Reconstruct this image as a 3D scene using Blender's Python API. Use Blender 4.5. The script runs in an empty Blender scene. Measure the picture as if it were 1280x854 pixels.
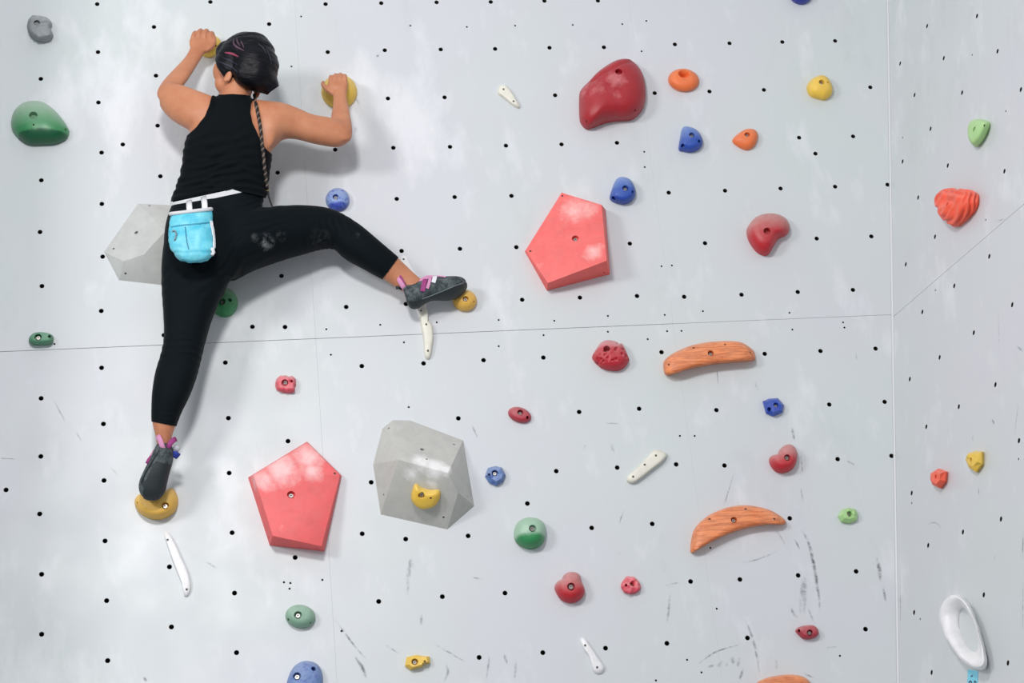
import bpy, bmesh, math, random
import numpy as np
from mathutils import Vector, Matrix, noise
from mathutils.bvhtree import BVHTree
from mathutils.geometry import tessellate_polygon

random.seed(4)
scene = bpy.context.scene
col = scene.collection
PI = math.pi

# ------------------------------------------------------------------ camera
# wall frame: u to the right, v down, w into the wall; world X = u, Y = w, Z = FLOOR - v
FLOOR = 5.76
RM = np.array([[0.98961151, 0.09410558, -0.10868852],
               [-0.04190453, 0.91198406, 0.40807975],
               [0.13752478, -0.39928588, 0.90645337]])
F_PX = 2605.585
CAM = Vector((-0.41691417, -6.37298476, FLOOR - 4.16175133))
def w2(v): return Vector((v[0], v[2], -v[1]))
AX, AY, AZ = w2(RM[0]), w2(RM[1]), w2(RM[2])
cd = bpy.data.cameras.new('camera'); cam = bpy.data.objects.new('camera', cd); col.objects.link(cam)
cd.sensor_fit = 'HORIZONTAL'; cd.sensor_width = 36; cd.lens = F_PX / 1280 * 36
cd.clip_start = 0.05; cd.clip_end = 100
B = -AZ; U = -AY
cam.matrix_world = Matrix(((AX.x, U.x, B.x, CAM.x), (AX.y, U.y, B.y, CAM.y), (AX.z, U.z, B.z, CAM.z), (0, 0, 0, 1)))
scene.camera = cam

# ------------------------------------------------------------------ light
scene.view_settings.view_transform = 'Standard'; scene.view_settings.look = 'None'
scene.view_settings.exposure = 0.0; scene.view_settings.gamma = 1.0
scene.view_settings.use_curve_mapping = False
wd = bpy.data.worlds.new('hall'); scene.world = wd; wd.use_nodes = True
wd.node_tree.nodes['Background'].inputs[0].default_value = (0.91, 0.93, 1.0, 1)
wd.node_tree.nodes['Background'].inputs[1].default_value = 0.62
def area(name, loc, target, size, power, color):
    d = bpy.data.lights.new(name, 'AREA'); d.shape = 'RECTANGLE'; d.size = size[0]; d.size_y = size[1]
    d.energy = power; d.color = color
    o = bpy.data.objects.new(name, d); col.objects.link(o); o.location = loc
    o.rotation_euler = (Vector(target) - Vector(loc)).to_track_quat('-Z', 'Y').to_euler()
    return o
area('hall_lamp_left', (-4.3, -5.2, 5.25), (-0.2, 0, 4.6), (1.2, 1.0), 148, (1.0, 0.97, 0.97))
area('hall_lamp_front', (-0.6, -4.3, 5.3), (-0.1, 0, 4.7), (0.5, 0.5), 90, (1.0, 0.97, 0.97))

# ------------------------------------------------------------------ projection helpers (pixel of the photograph -> point in the hall)
def ray(px, py):
    return (AX * ((px - 640) / F_PX) + AY * ((py - 427) / F_PX) + AZ).normalized()
def at(px, py, d=0.0):
    r = ray(px, py); return CAM + r * ((-d - CAM.y) / r.y)
def to_px(P):
    P = np.asarray(P) - np.array(CAM)
    A = np.array([AX, AY, AZ])
    Q = P @ A.T
    return np.stack([640 + F_PX * Q[:, 0] / Q[:, 2], 427 + F_PX * Q[:, 1] / Q[:, 2]], 1)

class Plane:
    def __init__(s, o, e1, e2, n): s.o, s.e1, s.e2, s.n = Vector(o), Vector(e1), Vector(e2), Vector(n)
    def hit(s, px, py):
        r = ray(px, py); return CAM + r * ((s.o - CAM).dot(s.n) / r.dot(s.n))
    def uv(s, px, py):
        p = s.hit(px, py) - s.o; return (p.dot(s.e1), p.dot(s.e2))
    def pt(s, x, y, h=0): return s.o + s.e1 * x + s.e2 * y + s.n * h
    def mat(s): return Matrix(((s.e1.x, s.e2.x, s.n.x, s.o.x), (s.e1.y, s.e2.y, s.n.y, s.o.y), (s.e1.z, s.e2.z, s.n.z, s.o.z), (0, 0, 0, 1)))
BACK = Plane((0, 0, FLOOR), (1, 0, 0), (0, 0, 1), (0, -1, 0))
ctop, cbot = at(1109.5, 0), at(1122.5, 854)
C0 = BACK.hit(1116, 393)
LUP = (ctop - cbot).normalized()
perp = Vector((0, -1, 0)).cross(LUP); perp = -perp if perp.x < 0 else perp
AR = math.radians(80)
RE1 = perp * math.cos(AR) + Vector((0, -1, 0)) * math.sin(AR)
RN = RE1.cross(LUP); RN = RN if RN.x < 0 else -RN
RIGHT = Plane(C0, RE1, LUP, RN)

# ------------------------------------------------------------------ materials
def lin(c):
    return tuple(((x / 255) / 12.92 if x / 255 <= 0.04045 else ((x / 255 + 0.055) / 1.055) ** 2.4) for x in c) + (1,)
def new_mat(name, c, rough=0.5, metal=0, spec=0.5):
    m = bpy.data.materials.new(name); m.use_nodes = True
    b = m.node_tree.nodes['Principled BSDF']
    b.inputs['Base Color'].default_value = lin(c); b.inputs['Roughness'].default_value = rough
    b.inputs['Metallic'].default_value = metal; b.inputs['Specular IOR Level'].default_value = spec
    return m
def nd(m, t, **kw):
    n = m.node_tree.nodes.new(t)
    for k, v in kw.items(): setattr(n, k, v)
    return n
def lk(m, a, b): m.node_tree.links.new(a, b)
def noise_tex(m, scale, detail=4, rough=0.6, vec=None):
    n = nd(m, 'ShaderNodeTexNoise'); n.inputs['Scale'].default_value = scale
    n.inputs['Detail'].default_value = detail; n.inputs['Roughness'].default_value = rough
    if vec is not None: lk(m, vec, n.inputs['Vector'])
    return n
def ramp(m, src, stops):
    r = nd(m, 'ShaderNodeValToRGB'); e = r.color_ramp.elements
    while len(e) < len(stops): e.new(0.5)
    for el, (p, c) in zip(e, stops): el.position = p; el.color = c if len(c) == 4 else (*c, 1)
    lk(m, src, r.inputs[0]); return r
def g(v): return (v, v, v, 1)
def bump(m, h, strength, dist):
    b = nd(m, 'ShaderNodeBump'); b.inputs['Strength'].default_value = strength; b.inputs['Distance'].default_value = dist
    lk(m, h, b.inputs['Height']); lk(m, b.outputs[0], m.node_tree.nodes['Principled BSDF'].inputs['Normal'])
def mixc(m, fac, a, b):
    n = nd(m, 'ShaderNodeMix', data_type='RGBA')
    lk(m, fac, n.inputs[0])
    for s, v in ((n.inputs[6], a), (n.inputs[7], b)):
        if isinstance(v, tuple): s.default_value = v
        else: lk(m, v, s)
    return n.outputs[2]
def mth(m, op, a, b=None):
    n = nd(m, 'ShaderNodeMath', operation=op)
    for s, v in ((n.inputs[0], a), (n.inputs[1], b)):
        if v is None: continue
        if isinstance(v, (int, float)): s.default_value = v
        else: lk(m, v, s)
    return n.outputs[0]

def wall_mat(name, tint):
    m = new_mat(name, tint, 0.42); bs = m.node_tree.nodes['Principled BSDF']
    geo = nd(m, 'ShaderNodeNewGeometry'); pos = geo.outputs['Position']
    n1 = noise_tex(m, 1.3, 3, 0.5, pos)
    c = mixc(m, ramp(m, n1.outputs['Fac'], [(0.35, g(0)), (0.65, g(1))]).outputs[0], lin(tint), lin(tuple(x + d for x, d in zip(tint, (-3, 2, -3)))))
    # chalk hand smears near the hand holds; far-left patches also paint in sheen
    map_ = nd(m, 'ShaderNodeMapping'); map_.inputs['Scale'].default_value = (1, 1, 0.45); map_.inputs['Rotation'].default_value = (0, 0.35, 0)
    lk(m, pos, map_.inputs[0])
    n2 = noise_tex(m, 7, 5, 0.62, map_.outputs[0])
    tot = None
    for (px, py, rad) in ((150, 110, 0.42), (450, 130, 0.28), (330, 180, 0.3), (40, 850, 0.3), (300, 400, 0.25), (520, 150, 0.3)):
        p = at(px, py)
        dn = nd(m, 'ShaderNodeVectorMath', operation='DISTANCE'); lk(m, pos, dn.inputs[0]); dn.inputs[1].default_value = p
        f = nd(m, 'ShaderNodeMapRange'); f.inputs[1].default_value = rad; f.inputs[2].default_value = 0
        lk(m, dn.outputs['Value'], f.inputs[0])
        tot = f.outputs[0] if tot is None else mth(m, 'MAXIMUM', tot, f.outputs[0])
    f = mth(m, 'ADD', mth(m, 'MULTIPLY', tot, 0.24), n2.outputs['Fac'])
    sm = ramp(m, f, [(0.56, g(0)), (0.76, g(0.42))]).outputs[0]
    c = mixc(m, sm, c, lin((240, 242, 245)))
    # faint grime
    n3 = noise_tex(m, 3.1, 6, 0.7, map_.outputs[0])
    c = mixc(m, ramp(m, n3.outputs['Fac'], [(0.58, g(0)), (0.8, g(0.22))]).outputs[0], c, lin((150, 156, 158)))
    lk(m, c, bs.inputs['Base Color'])
    n4 = noise_tex(m, 420, 2, 0.5, pos)
    n5 = noise_tex(m, 5, 3, 0.5, pos)
    lk(m, ramp(m, n5.outputs['Fac'], [(0.3, g(0.34)), (0.7, g(0.5))]).outputs[0], bs.inputs['Roughness'])
    bump(m, n4.outputs['Fac'], 0.12, 0.0006)
    return m

def hold_mat(name, c, chalk=0.4, rough=0.5, flecks=None, grain=False, deep=None, chalkcol=(226, 214, 208), spots=(), two=None, low=None):
    m = new_mat(name, c, rough); bs = m.node_tree.nodes['Principled BSDF']
    geo = nd(m, 'ShaderNodeNewGeometry'); pos = geo.outputs['Position']
    n1 = noise_tex(m, 22, 5, 0.65, pos)
    base = mixc(m, ramp(m, n1.outputs['Fac'], [(0.35, g(0)), (0.7, g(1))]).outputs[0], lin(c), lin(tuple(min(255, x * 0.9 + 8) for x in c)))
    if grain:
        mp = nd(m, 'ShaderNodeMapping'); mp.inputs['Scale'].default_value = (5, 30, 60); mp.inputs['Rotation'].default_value = (0, math.radians(grain), 0)
        lk(m, pos, mp.inputs[0]); ng = noise_tex(m, 1.2, 4, 0.6, mp.outputs[0])
        base = mixc(m, ramp(m, ng.outputs['Fac'], [(0.42, g(0)), (0.52, g(0.75)), (0.6, g(0))]).outputs[0], base, lin(deep or (176, 84, 40)))
    tc = nd(m, 'ShaderNodeTexCoord'); so = nd(m, 'ShaderNodeSeparateXYZ'); lk(m, tc.outputs['Object'], so.inputs[0])
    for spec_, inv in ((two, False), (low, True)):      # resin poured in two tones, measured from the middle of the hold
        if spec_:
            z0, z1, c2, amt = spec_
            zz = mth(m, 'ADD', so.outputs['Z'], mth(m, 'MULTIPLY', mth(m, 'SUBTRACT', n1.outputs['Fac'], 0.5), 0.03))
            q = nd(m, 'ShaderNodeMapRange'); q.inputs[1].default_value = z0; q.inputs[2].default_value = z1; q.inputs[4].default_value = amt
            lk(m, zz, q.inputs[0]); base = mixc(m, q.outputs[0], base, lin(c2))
    if flecks:
        nf = noise_tex(m, 90, 3, 0.6, pos)
        base = mixc(m, ramp(m, nf.outputs['Fac'], [(0.55, g(0)), (0.6, g(1))]).outputs[0], base, lin(flecks))
    # chalk dust lies on what faces up and where hands rub
    sep = nd(m, 'ShaderNodeSeparateXYZ'); lk(m, geo.outputs['Normal'], sep.inputs[0])
    n2 = noise_tex(m, 30, 6, 0.7, pos)
    up = nd(m, 'ShaderNodeMapRange'); up.inputs[1].default_value = -0.5; up.inputs[2].default_value = 0.75
    lk(m, sep.outputs['Z'], up.inputs[0])
    f = mth(m, 'MULTIPLY', up.outputs[0], ramp(m, n2.outputs['Fac'], [(0.3, g(0.25)), (0.7, g(1))]).outputs[0])
    base = mixc(m, mth(m, 'MULTIPLY', f, chalk), base, lin(chalkcol))
    if spots:                                          # chalk rubbed on by hands and feet
        n6 = noise_tex(m, 34, 6, 0.72, pos); tot = None
        for (px, py, d, rad, k) in spots:
            dn = nd(m, 'ShaderNodeVectorMath', operation='DISTANCE'); lk(m, pos, dn.inputs[0]); dn.inputs[1].default_value = at(px, py, d)
            q = nd(m, 'ShaderNodeMapRange'); q.inputs[1].default_value = rad; q.inputs[2].default_value = rad * 0.15; q.inputs[4].default_value = k
            lk(m, dn.outputs['Value'], q.inputs[0]); tot = q.outputs[0] if tot is None else mth(m, 'MAXIMUM', tot, q.outputs[0])
        fs = mth(m, 'ADD', mth(m, 'MULTIPLY', n6.outputs['Fac'], 0.9), mth(m, 'SUBTRACT', tot, 0.62))
        fs = ramp(m, fs, [(0.22, g(0)), (0.85, g(0.9))]).outputs[0]
        base = mixc(m, mth(m, 'MULTIPLY', fs, ramp(m, tot, [(0, g(0)), (0.2, g(1))]).outputs[0]), base, lin(chalkcol))
    lk(m, base, bs.inputs['Base Color'])
    n3 = noise_tex(m, 260, 3, 0.6, pos)
    bump(m, n3.outputs['Fac'], 0.35, 0.0015)
    return m

M = {}
M['wall'] = wall_mat('wall_paint', (205, 208, 212))
M['wall_right'] = wall_mat('wall_paint_right', (203, 205, 209))
M['dark'] = new_mat('dark_cavity', (10, 10, 11), 0.9)
M['backing'] = new_mat('shade_dark_backing', (46, 42, 38), 0.9)  # dark colour stands in for the shade behind and inside the drilled holes
M['trim'] = new_mat('corner_trim', (214, 217, 218), 0.45)
M['floor'] = new_mat('mat_grey', (190, 193, 196), 0.8)
M['steel'] = new_mat('bolt_steel', (176, 172, 166), 0.35, 0.9)
M['screw'] = new_mat('screw_steel', (120, 116, 112), 0.4, 0.8)
def scuff_mat():
    m = new_mat('rubber_scuff', (70, 76, 80), 0.7); bs = m.node_tree.nodes['Principled BSDF']
    geo = nd(m, 'ShaderNodeNewGeometry'); n = noise_tex(m, 60, 4, 0.7, geo.outputs['Position'])
    at_ = nd(m, 'ShaderNodeAttribute', attribute_name='fade')
    f = mth(m, 'MULTIPLY', at_.outputs['Fac'], ramp(m, n.outputs['Fac'], [(0.38, g(0)), (0.62, g(1))]).outputs[0])
    lk(m, f, bs.inputs['Alpha']); return m
M['scuff'] = scuff_mat()

# ------------------------------------------------------------------ object helpers
def tag(o, label=None, cat=None, group=None, kind=None):
    for k, v in (('label', label), ('category', cat), ('group', group), ('kind', kind)):
        if v: o[k] = v
    return o
def empty(name, loc, label, cat, group=None):
    o = bpy.data.objects.new(name, None); o.empty_display_size = 0.05; col.objects.link(o); o.location = loc
    return tag(o, label, cat, group)
def root_loc(o):
    while o is not None and o.parent is not None: o = o.parent
    return Vector(o.location) if o is not None else Vector((0, 0, 0))
def mesh_obj(name, verts, faces, mat, parent=None, smooth=True, sharp=None, loc=None):
    """verts in world coordinates"""
    off = root_loc(parent) if parent else (Vector(loc) if loc is not None else Vector((0, 0, 0)))
    me = bpy.data.meshes.new(name)
    me.from_pydata([tuple(Vector(v) - off) for v in verts], [], [tuple(f) for f in faces])
    me.validate()
    for mm in (mat if isinstance(mat, (list, tuple)) else [mat]): me.materials.append(mm)
    if smooth:
        me.shade_smooth()
        if sharp is not None: me.set_sharp_from_angle(angle=math.radians(sharp))
    o = bpy.data.objects.new(name, me); col.objects.link(o)
    if parent: o.parent = parent
    elif loc is not None: o.location = loc
    return o
def basis(n):
    n = Vector(n).normalized()
    a = Vector((0, 0, 1)) if abs(n.z) < 0.9 else Vector((1, 0, 0))
    x = a.cross(n).normalized(); return x, n.cross(x), n
def lathe(c, n, prof, seg=12):
    """prof: list of (radius, height along n); closed if first and last radius are 0"""
    x, y, n = basis(n); V, Fc, rings = [], [], []
    for r, h in prof:
        if r == 0: rings.append([len(V)]); V.append(c + n * h)
        else:
            rings.append(list(range(len(V), len(V) + seg)))
            for k in range(seg):
                a = 2 * PI * k / seg; V.append(c + x * (r * math.cos(a)) + y * (r * math.sin(a)) + n * h)
    for a, b in zip(rings, rings[1:]):
        for k in range(seg):
            k2 = (k + 1) % seg
            if len(a) == 1 and len(b) == 1: continue
            if len(a) == 1: Fc.append((a[0], b[k], b[k2]))
            elif len(b) == 1: Fc.append((a[k], b[0], a[k2])[::1])
            else: Fc.append((a[k], b[k], b[k2], a[k2]))
    return V, Fc
def tube(pts, rad, seg=8, flat=1.0, fl_axis=None):
    """swept tube; rad a number or list; flat squashes along fl_axis"""
    pts = [Vector(p) for p in pts]; n = len(pts); V, Fc = [], []
    if not isinstance(rad, (list, tuple)): rad = [rad] * n
    ref = None
    for i, p in enumerate(pts):
        t = (pts[min(i + 1, n - 1)] - pts[max(i - 1, 0)]).normalized()
        if fl_axis is not None: y = (fl_axis - t * fl_axis.dot(t)).normalized()
        else:
            if ref is None: ref = basis(t)[0]
            y = (ref - t * ref.dot(t)).normalized(); ref = y
        x = y.cross(t)
        for k in range(seg):
            a = 2 * PI * k / seg
            V.append(p + x * (rad[i] * math.cos(a)) + y * (rad[i] * flat * math.sin(a)))
    for i in range(n - 1):
        for k in range(seg):
            k2 = (k + 1) % seg; Fc.append((i * seg + k, i * seg + k2, (i + 1) * seg + k2, (i + 1) * seg + k))
    Fc.append(tuple(range(seg))[::-1]); Fc.append(tuple((n - 1) * seg + k for k in range(seg)))
    return V, Fc
def catmull(P, sub, closed=False):
    P = np.array(P, float); n = len(P); out = []
    rng = n if closed else n - 1
    for i in range(rng):
        if closed: a, b, c, d = P[i - 1], P[i], P[(i + 1) % n], P[(i + 2) % n]
        else: a, b, c, d = P[max(i - 1, 0)], P[i], P[i + 1], P[min(i + 2, n - 1)]
        for k in range(sub):
            t = k / sub
            out.append(0.5 * (2 * b + (c - a) * t + (2 * a - 5 * b + 4 * c - d) * t * t + (3 * b - a - 3 * c + d) * t ** 3))
    if not closed: out.append(P[-1])
    return np.array(out)
def bvh_of(verts, faces): return BVHTree.FromPolygons([Vector(v) for v in verts], [tuple(f) for f in faces])
def join(*parts):
    V, Fc = [], []
    for v, f in parts:
        o = len(V); V += list(v); Fc += [tuple(i + o for i in q) for q in f]
    return V, Fc

# ------------------------------------------------------------------ setting: walls with drilled plywood panels
SEAM_V = -1.3135                                   # height of the long horizontal joint in the back wall's frame (e2 up)
holes_back = [(121.5,5),(263,2.3),(192.5,33.6),(122.5,65),(51,98.5),(195,94.5),(123,128),(197,157),(127,190.7),(407,5),(476.6,3.8),(545.8,2.8),
 (613.5,2.3),(336.5,30),(409.7,65),(481,62.7),(551,61.7),(619,61),(485,123),(555.8,121.6),(419,187),(491.7,184.7),(562.6,183.5),(632.5,182),(680.6,1),
 (747.5,.8),(687,59.6),(755,59),(843.7,55.4),(912,54),(694,119),(818.4,116.3),(887,114.3),(955,112.3),(702,180.4),(771.3,178.4),(978,52.4),(1044,51),
 (1088,109),(999,172),(1066.5,170.4),(1019.4,192),(51.6,225.3),(200.5,220.3),(127.3,254.9),(50,290),(128.3,320.8),(52.4,357.6),(126.6,388.7),(315.5,408.5),
 (205,419),(347,215.8),(496,248.6),(568.4,246.3),(639.4,244.8),(502,313.7),(575,311),(351.8,344.8),(432.8,383.7),(507.5,380),(356.3,408.8),(645.5,309),
 (787.4,304.5),(836,240.8),(906.4,238.3),(881.4,304),(652.8,374.7),(725,372),(796.4,370),(855.3,371),(927,368.4),(975.8,235.6),(1044,233.3),(1109.5,230.8),
 (1021,298.2),(1089.3,295.5),(997.3,365),(1066.3,362.4),(127,459.8),(51.4,498),(129.3,530),(51,570.6),(130,600.7),(49.6,642.5),(281.7,453.3),
 (285.5,522.7),(286.5,591.4),(452.3,457.6),(529.5,454.3),(604.5,450.3),(573,523),(360,551.5),(464,603),(679.3,447),(827,440.3),(956,442.3),(724,515),
 (799,511),(895.6,512.7),(695.4,589),(771.6,584.6),(845.3,580.6),(905.7,582),(659.3,629.5),(1025.7,438.8),(1094.6,435.8),(1036.7,505.7),(1105.9,502.4),
 (1047.2,574),(1114.5,570),(131.3,676.3),(52,718),(211.8,708.7),(290.2,666),(133.3,751),(293.2,741.5),(52,793),(214.3,783.9),(134.6,826),(295.7,816),
 (452.8,667.3),(507.2,674),(585.2,670),(369,697),(473.4,752),(553,746),(631.3,741.5),(599,822),(739.7,660),(815.4,655),(863.3,727),(925,724.5),
 (678.6,816),(757,810.4),(833.7,804.4),(934.5,797.6),(987.3,648),(1070.3,714.4),(997.8,719.4),(1082,786.6),(153.5,180.5),(7.5,612.5),(265,65),(335,93),(268,130),(201,285)]
small_back = [(376.4,20.5),(513,32),(583.7,33.6),(364.4,83),(806,208.8),(716,31),(778,30),(808,26),(644,32),(802,64),(805.4,189.7),(831,393.7),(878.8,389),
 (827,332.8),(840,331.8),(693,401),(760,395),(809.7,424),(679.6,419),(760,414.8),(834,414),(852,413.7),(987,391),(1055.7,409.5),(1054,403),(990.6,412),
 (408,411.5),(475.4,406),(546,403),(623.5,400),(413.7,443.5),(505,428),(623.5,432.8),(68,430),(850,545),(868.5,545),(859,825),(877,840.8),(820,850.8),
 (403,725),(362,736),(355,728),(363,729),(427,789),(511,509),(896,761),(888,685),(1050,820)]
holes_right = [(1221,20),(1158.7,32.6),(1246.7,64),(1179.5,72.7),(1125,79.4),(1275.8,112),(1202.4,115.8),(1143,118.8),(1163,161),(1128,202),(1184.5,207),
 (1255.3,214),(1147.5,247),(1168.5,296),(1132,330.5),(1236.4,320.5),(1192.6,357.4),(1265,381),(1152.7,390),(1217,416),(1174.3,446.8),(1137,474),(1244,481),
 (1198.3,508.5),(1157.7,533.5),(1273.5,551),(1139.4,616.5),(1251,649),(1203.4,665.3),(1160,681.9),(1229.5,743.8),(1142.4,765.8),(1164.3,840.8),(1259.7,829)]
small_right = [(1128,172),(1215,68.7),(1232,275),(1169,363),(1257,139),(1139.5,629),(1273,574),(1150,774)]

def drilled_panel(x0, x1, y0, y1, holes, plane, parent, mat, corners=None, thick=0.018):
    cu = bpy.data.curves.new('plywood_panel', 'CURVE'); cu.dimensions = '2D'; cu.fill_mode = 'BOTH'
    cu.extrude = thick / 2 - 0.0008; cu.bevel_depth = 0.0008; cu.bevel_resolution = 0; cu.offset = -0.0008
    def poly(P):
        s = cu.splines.new('POLY'); s.points.add(len(P) - 1); s.use_cyclic_u = True
        for p, (x, y) in zip(s.points, P): p.co = (x, y, 0, 1)
    gp = 0.0005; gx = 0.0
    poly(corners or [(x0 + gx, y0 + gp), (x1 - gx, y0 + gp), (x1 - gx, y1 - gp), (x0 + gx, y1 - gp)])
    for x, y, r in holes:
        poly([(x + r * math.cos(a), y + r * math.sin(a)) for a in [2 * PI * k / 10 for k in range(10)]])
    t = bpy.data.objects.new('tmp', cu); col.objects.link(t)
    bpy.context.view_layer.update()
    me = bpy.data.meshes.new_from_object(t.evaluated_get(bpy.context.evaluated_depsgraph_get()))
    bpy.data.objects.remove(t); bpy.data.curves.remove(cu)
    me.name = 'plywood_panel'; me.materials.clear(); me.materials.append(mat)
    me.materials.append(M['backing'])
    for p in me.polygons:
        p.use_smooth = False
        if abs(p.normal.z) < 0.3: p.material_index = 1  # raw ply edges, their dark colour also painting the shade inside the holes
    o = bpy.data.objects.new('plywood_panel', me); col.objects.link(o); o.parent = parent
    o.matrix_parent_inverse = parent.matrix_world.inverted()
    o.matrix_world = plane.mat() @ Matrix.Translation((0, 0, -thick / 2))
    return o
def structure(name, verts, faces, mat):
    o = mesh_obj(name, verts, faces, mat, smooth=False); return tag(o, kind='structure')
def slab(plane, x0, x1, y0, y1, h0, h1):
    V = [plane.pt(x, y, h) for h in (h0, h1) for x, y in ((x0, y0), (x1, y0), (x1, y1), (x0, y1))]
    return V, [(3, 2, 1, 0), (4, 5, 6, 7), (0, 1, 5, 4), (1, 2, 6, 5), (2, 3, 7, 6), (3, 0, 4, 7)]

wall_back = structure('wall_back', *slab(BACK, -2.6, 2.35, -FLOOR, 1.3, -0.10, -0.04), M['backing'])
hb = [(*BACK.uv(x, y), 0.0080) for x, y in holes_back] + [(*BACK.uv(x, y), 0.0034) for x, y in small_back]
XS = [-2.55, -1.3275, -0.108, 1.111]
def corner_x(y):                                     # the inclined inside corner
    t = (y + FLOOR - FLOOR - (C0.z - FLOOR)) / LUP.z; return C0.x + LUP.x * t
for y0, y1 in ((SEAM_V, 1.2), (-3.75, SEAM_V)):
    for i in range(4):
        if i < 3:
            x0, x1 = XS[i], XS[i + 1]
            sel = [(x, y, r) for x, y, r in hb if x0 + 0.01 < x < x1 - 0.01 and y0 + 0.01 < y < y1 - 0.01]
            drilled_panel(x0, x1, y0, y1, sel, BACK, wall_back, M['wall'])
        else:
            x0 = XS[3]
            sel = [(x, y, r) for x, y, r in hb if x0 + 0.01 < x < corner_x(y) - 0.009 and y0 + 0.01 < y < y1 - 0.01]
            c = [(x0, y0 + .0003), (corner_x(y0), y0 + .0003), (corner_x(y1), y1 - .0003), (x0, y1 - .0003)]
            drilled_panel(0, 0, 0, 0, sel, BACK, wall_back, M['wall'], c)
drilled_panel(-2.55, 2.9, -FLOOR, -3.75, [], BACK, wall_back, M['wall'])

wall_right = structure('wall_right', *slab(RIGHT, 0.03, 2.2, -4.2, 2.3, -0.10, -0.04), M['backing'])
hr = [(*RIGHT.uv(x, y), 0.0080) for x, y in holes_right] + [(*RIGHT.uv(x, y), 0.0036) for x, y in small_right]
S0, S1 = RIGHT.uv(1120, 393), RIGHT.uv(1280, 255)
def ry(x): return S0[1] + (S1[1] - S0[1]) * (x - S0[0]) / (S1[0] - S0[0])
gp = 0.0004
for up in (True, False):
    sel = [(x, y, r) for x, y, r in hr if (y > ry(x)) == up and x > 0.02]
    if up: c = [(0, ry(0) + gp), (1.22, ry(1.22) + gp), (1.22, 2.2), (0, 2.2)]
    else: c = [(0, -2.6), (1.22, -2.6), (1.22, ry(1.22) - gp), (0, ry(0) - gp)]
    drilled_panel(0, 0, 0, 0, sel, RIGHT, wall_right, M['wall_right'], c)
structure('unseen_shade_wall', *join(slab(BACK, -1.52, -1.45, -FLOOR, 1.2, 0, 0.85)), M['wall'])  # unseen slab added out of frame to shade the back wall's left edge
structure('floor', [(-6, -9, 0), (6, -9, 0), (6, 0.1, 0), (-6, 0.1, 0)], [(0, 1, 2, 3)], M['floor'])
# painted filler bead in the inside corner
V, Fc = [], []
for k in range(13):
    y = -2.2 + k * 0.32; a = 0.0065
    base = RIGHT.pt(0, y, 0)
    q = [base + Vector((-a, -0.0003, 0)), base + Vector((-a * 0.45, -a * 0.45, 0)) + RE1 * (a * 0.3), base + RE1 * a + RN * 0.0003, base + Vector((0.002, 0.003, 0))]
    V += q
    if k:
        for j in range(4): Fc.append(((k - 1) * 4 + j, (k - 1) * 4 + (j + 1) % 4, k * 4 + (j + 1) % 4, k * 4 + j))
Fc += [(0, 1, 2, 3), tuple(48 + j for j in (3, 2, 1, 0))]
tag(mesh_obj('trim_1', V, Fc, M['trim']), kind='structure')

# rubber scuffs and pencil-thin scratches on the paint (flat marks on the panel face)
def scuffs(strokes, plane, parent):
    V, Fc, fade = [], [], []
    for pts, w, a in strokes:
        P = catmull(pts, 5); n = len(P)
        uvp = [Vector(plane.uv(*p)) for p in P]
        for i, p in enumerate(uvp):
            t = (uvp[min(i + 1, n - 1)] - uvp[max(i - 1, 0)]).normalized(); nn = Vector((-t.y, t.x))
            e = math.sin(PI * (i + 0.35) / (n - 0.3)); ww = w / 360 * (0.45 + 0.55 * e)
            for s in (-1, 0, 1):
                q = p + nn * (ww * 0.5 * s); V.append(plane.pt(q.x, q.y, 0.0004)); fade.append(a * max(0, e) * (1.0 if s == 0 else 0.12))
            if i:
                b = len(V) - 6
                for s in (0, 1): Fc.append((b + s, b + s + 1, b + s + 4, b + s + 3))
    o = mesh_obj('scuff_mark', V, Fc, M['scuff'])
    at_ = o.data.attributes.new('fade', 'FLOAT', 'POINT'); at_.data.foreach_set('value', fade)
    o.parent = parent; o['kind'] = 'stuff'; return o
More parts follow.
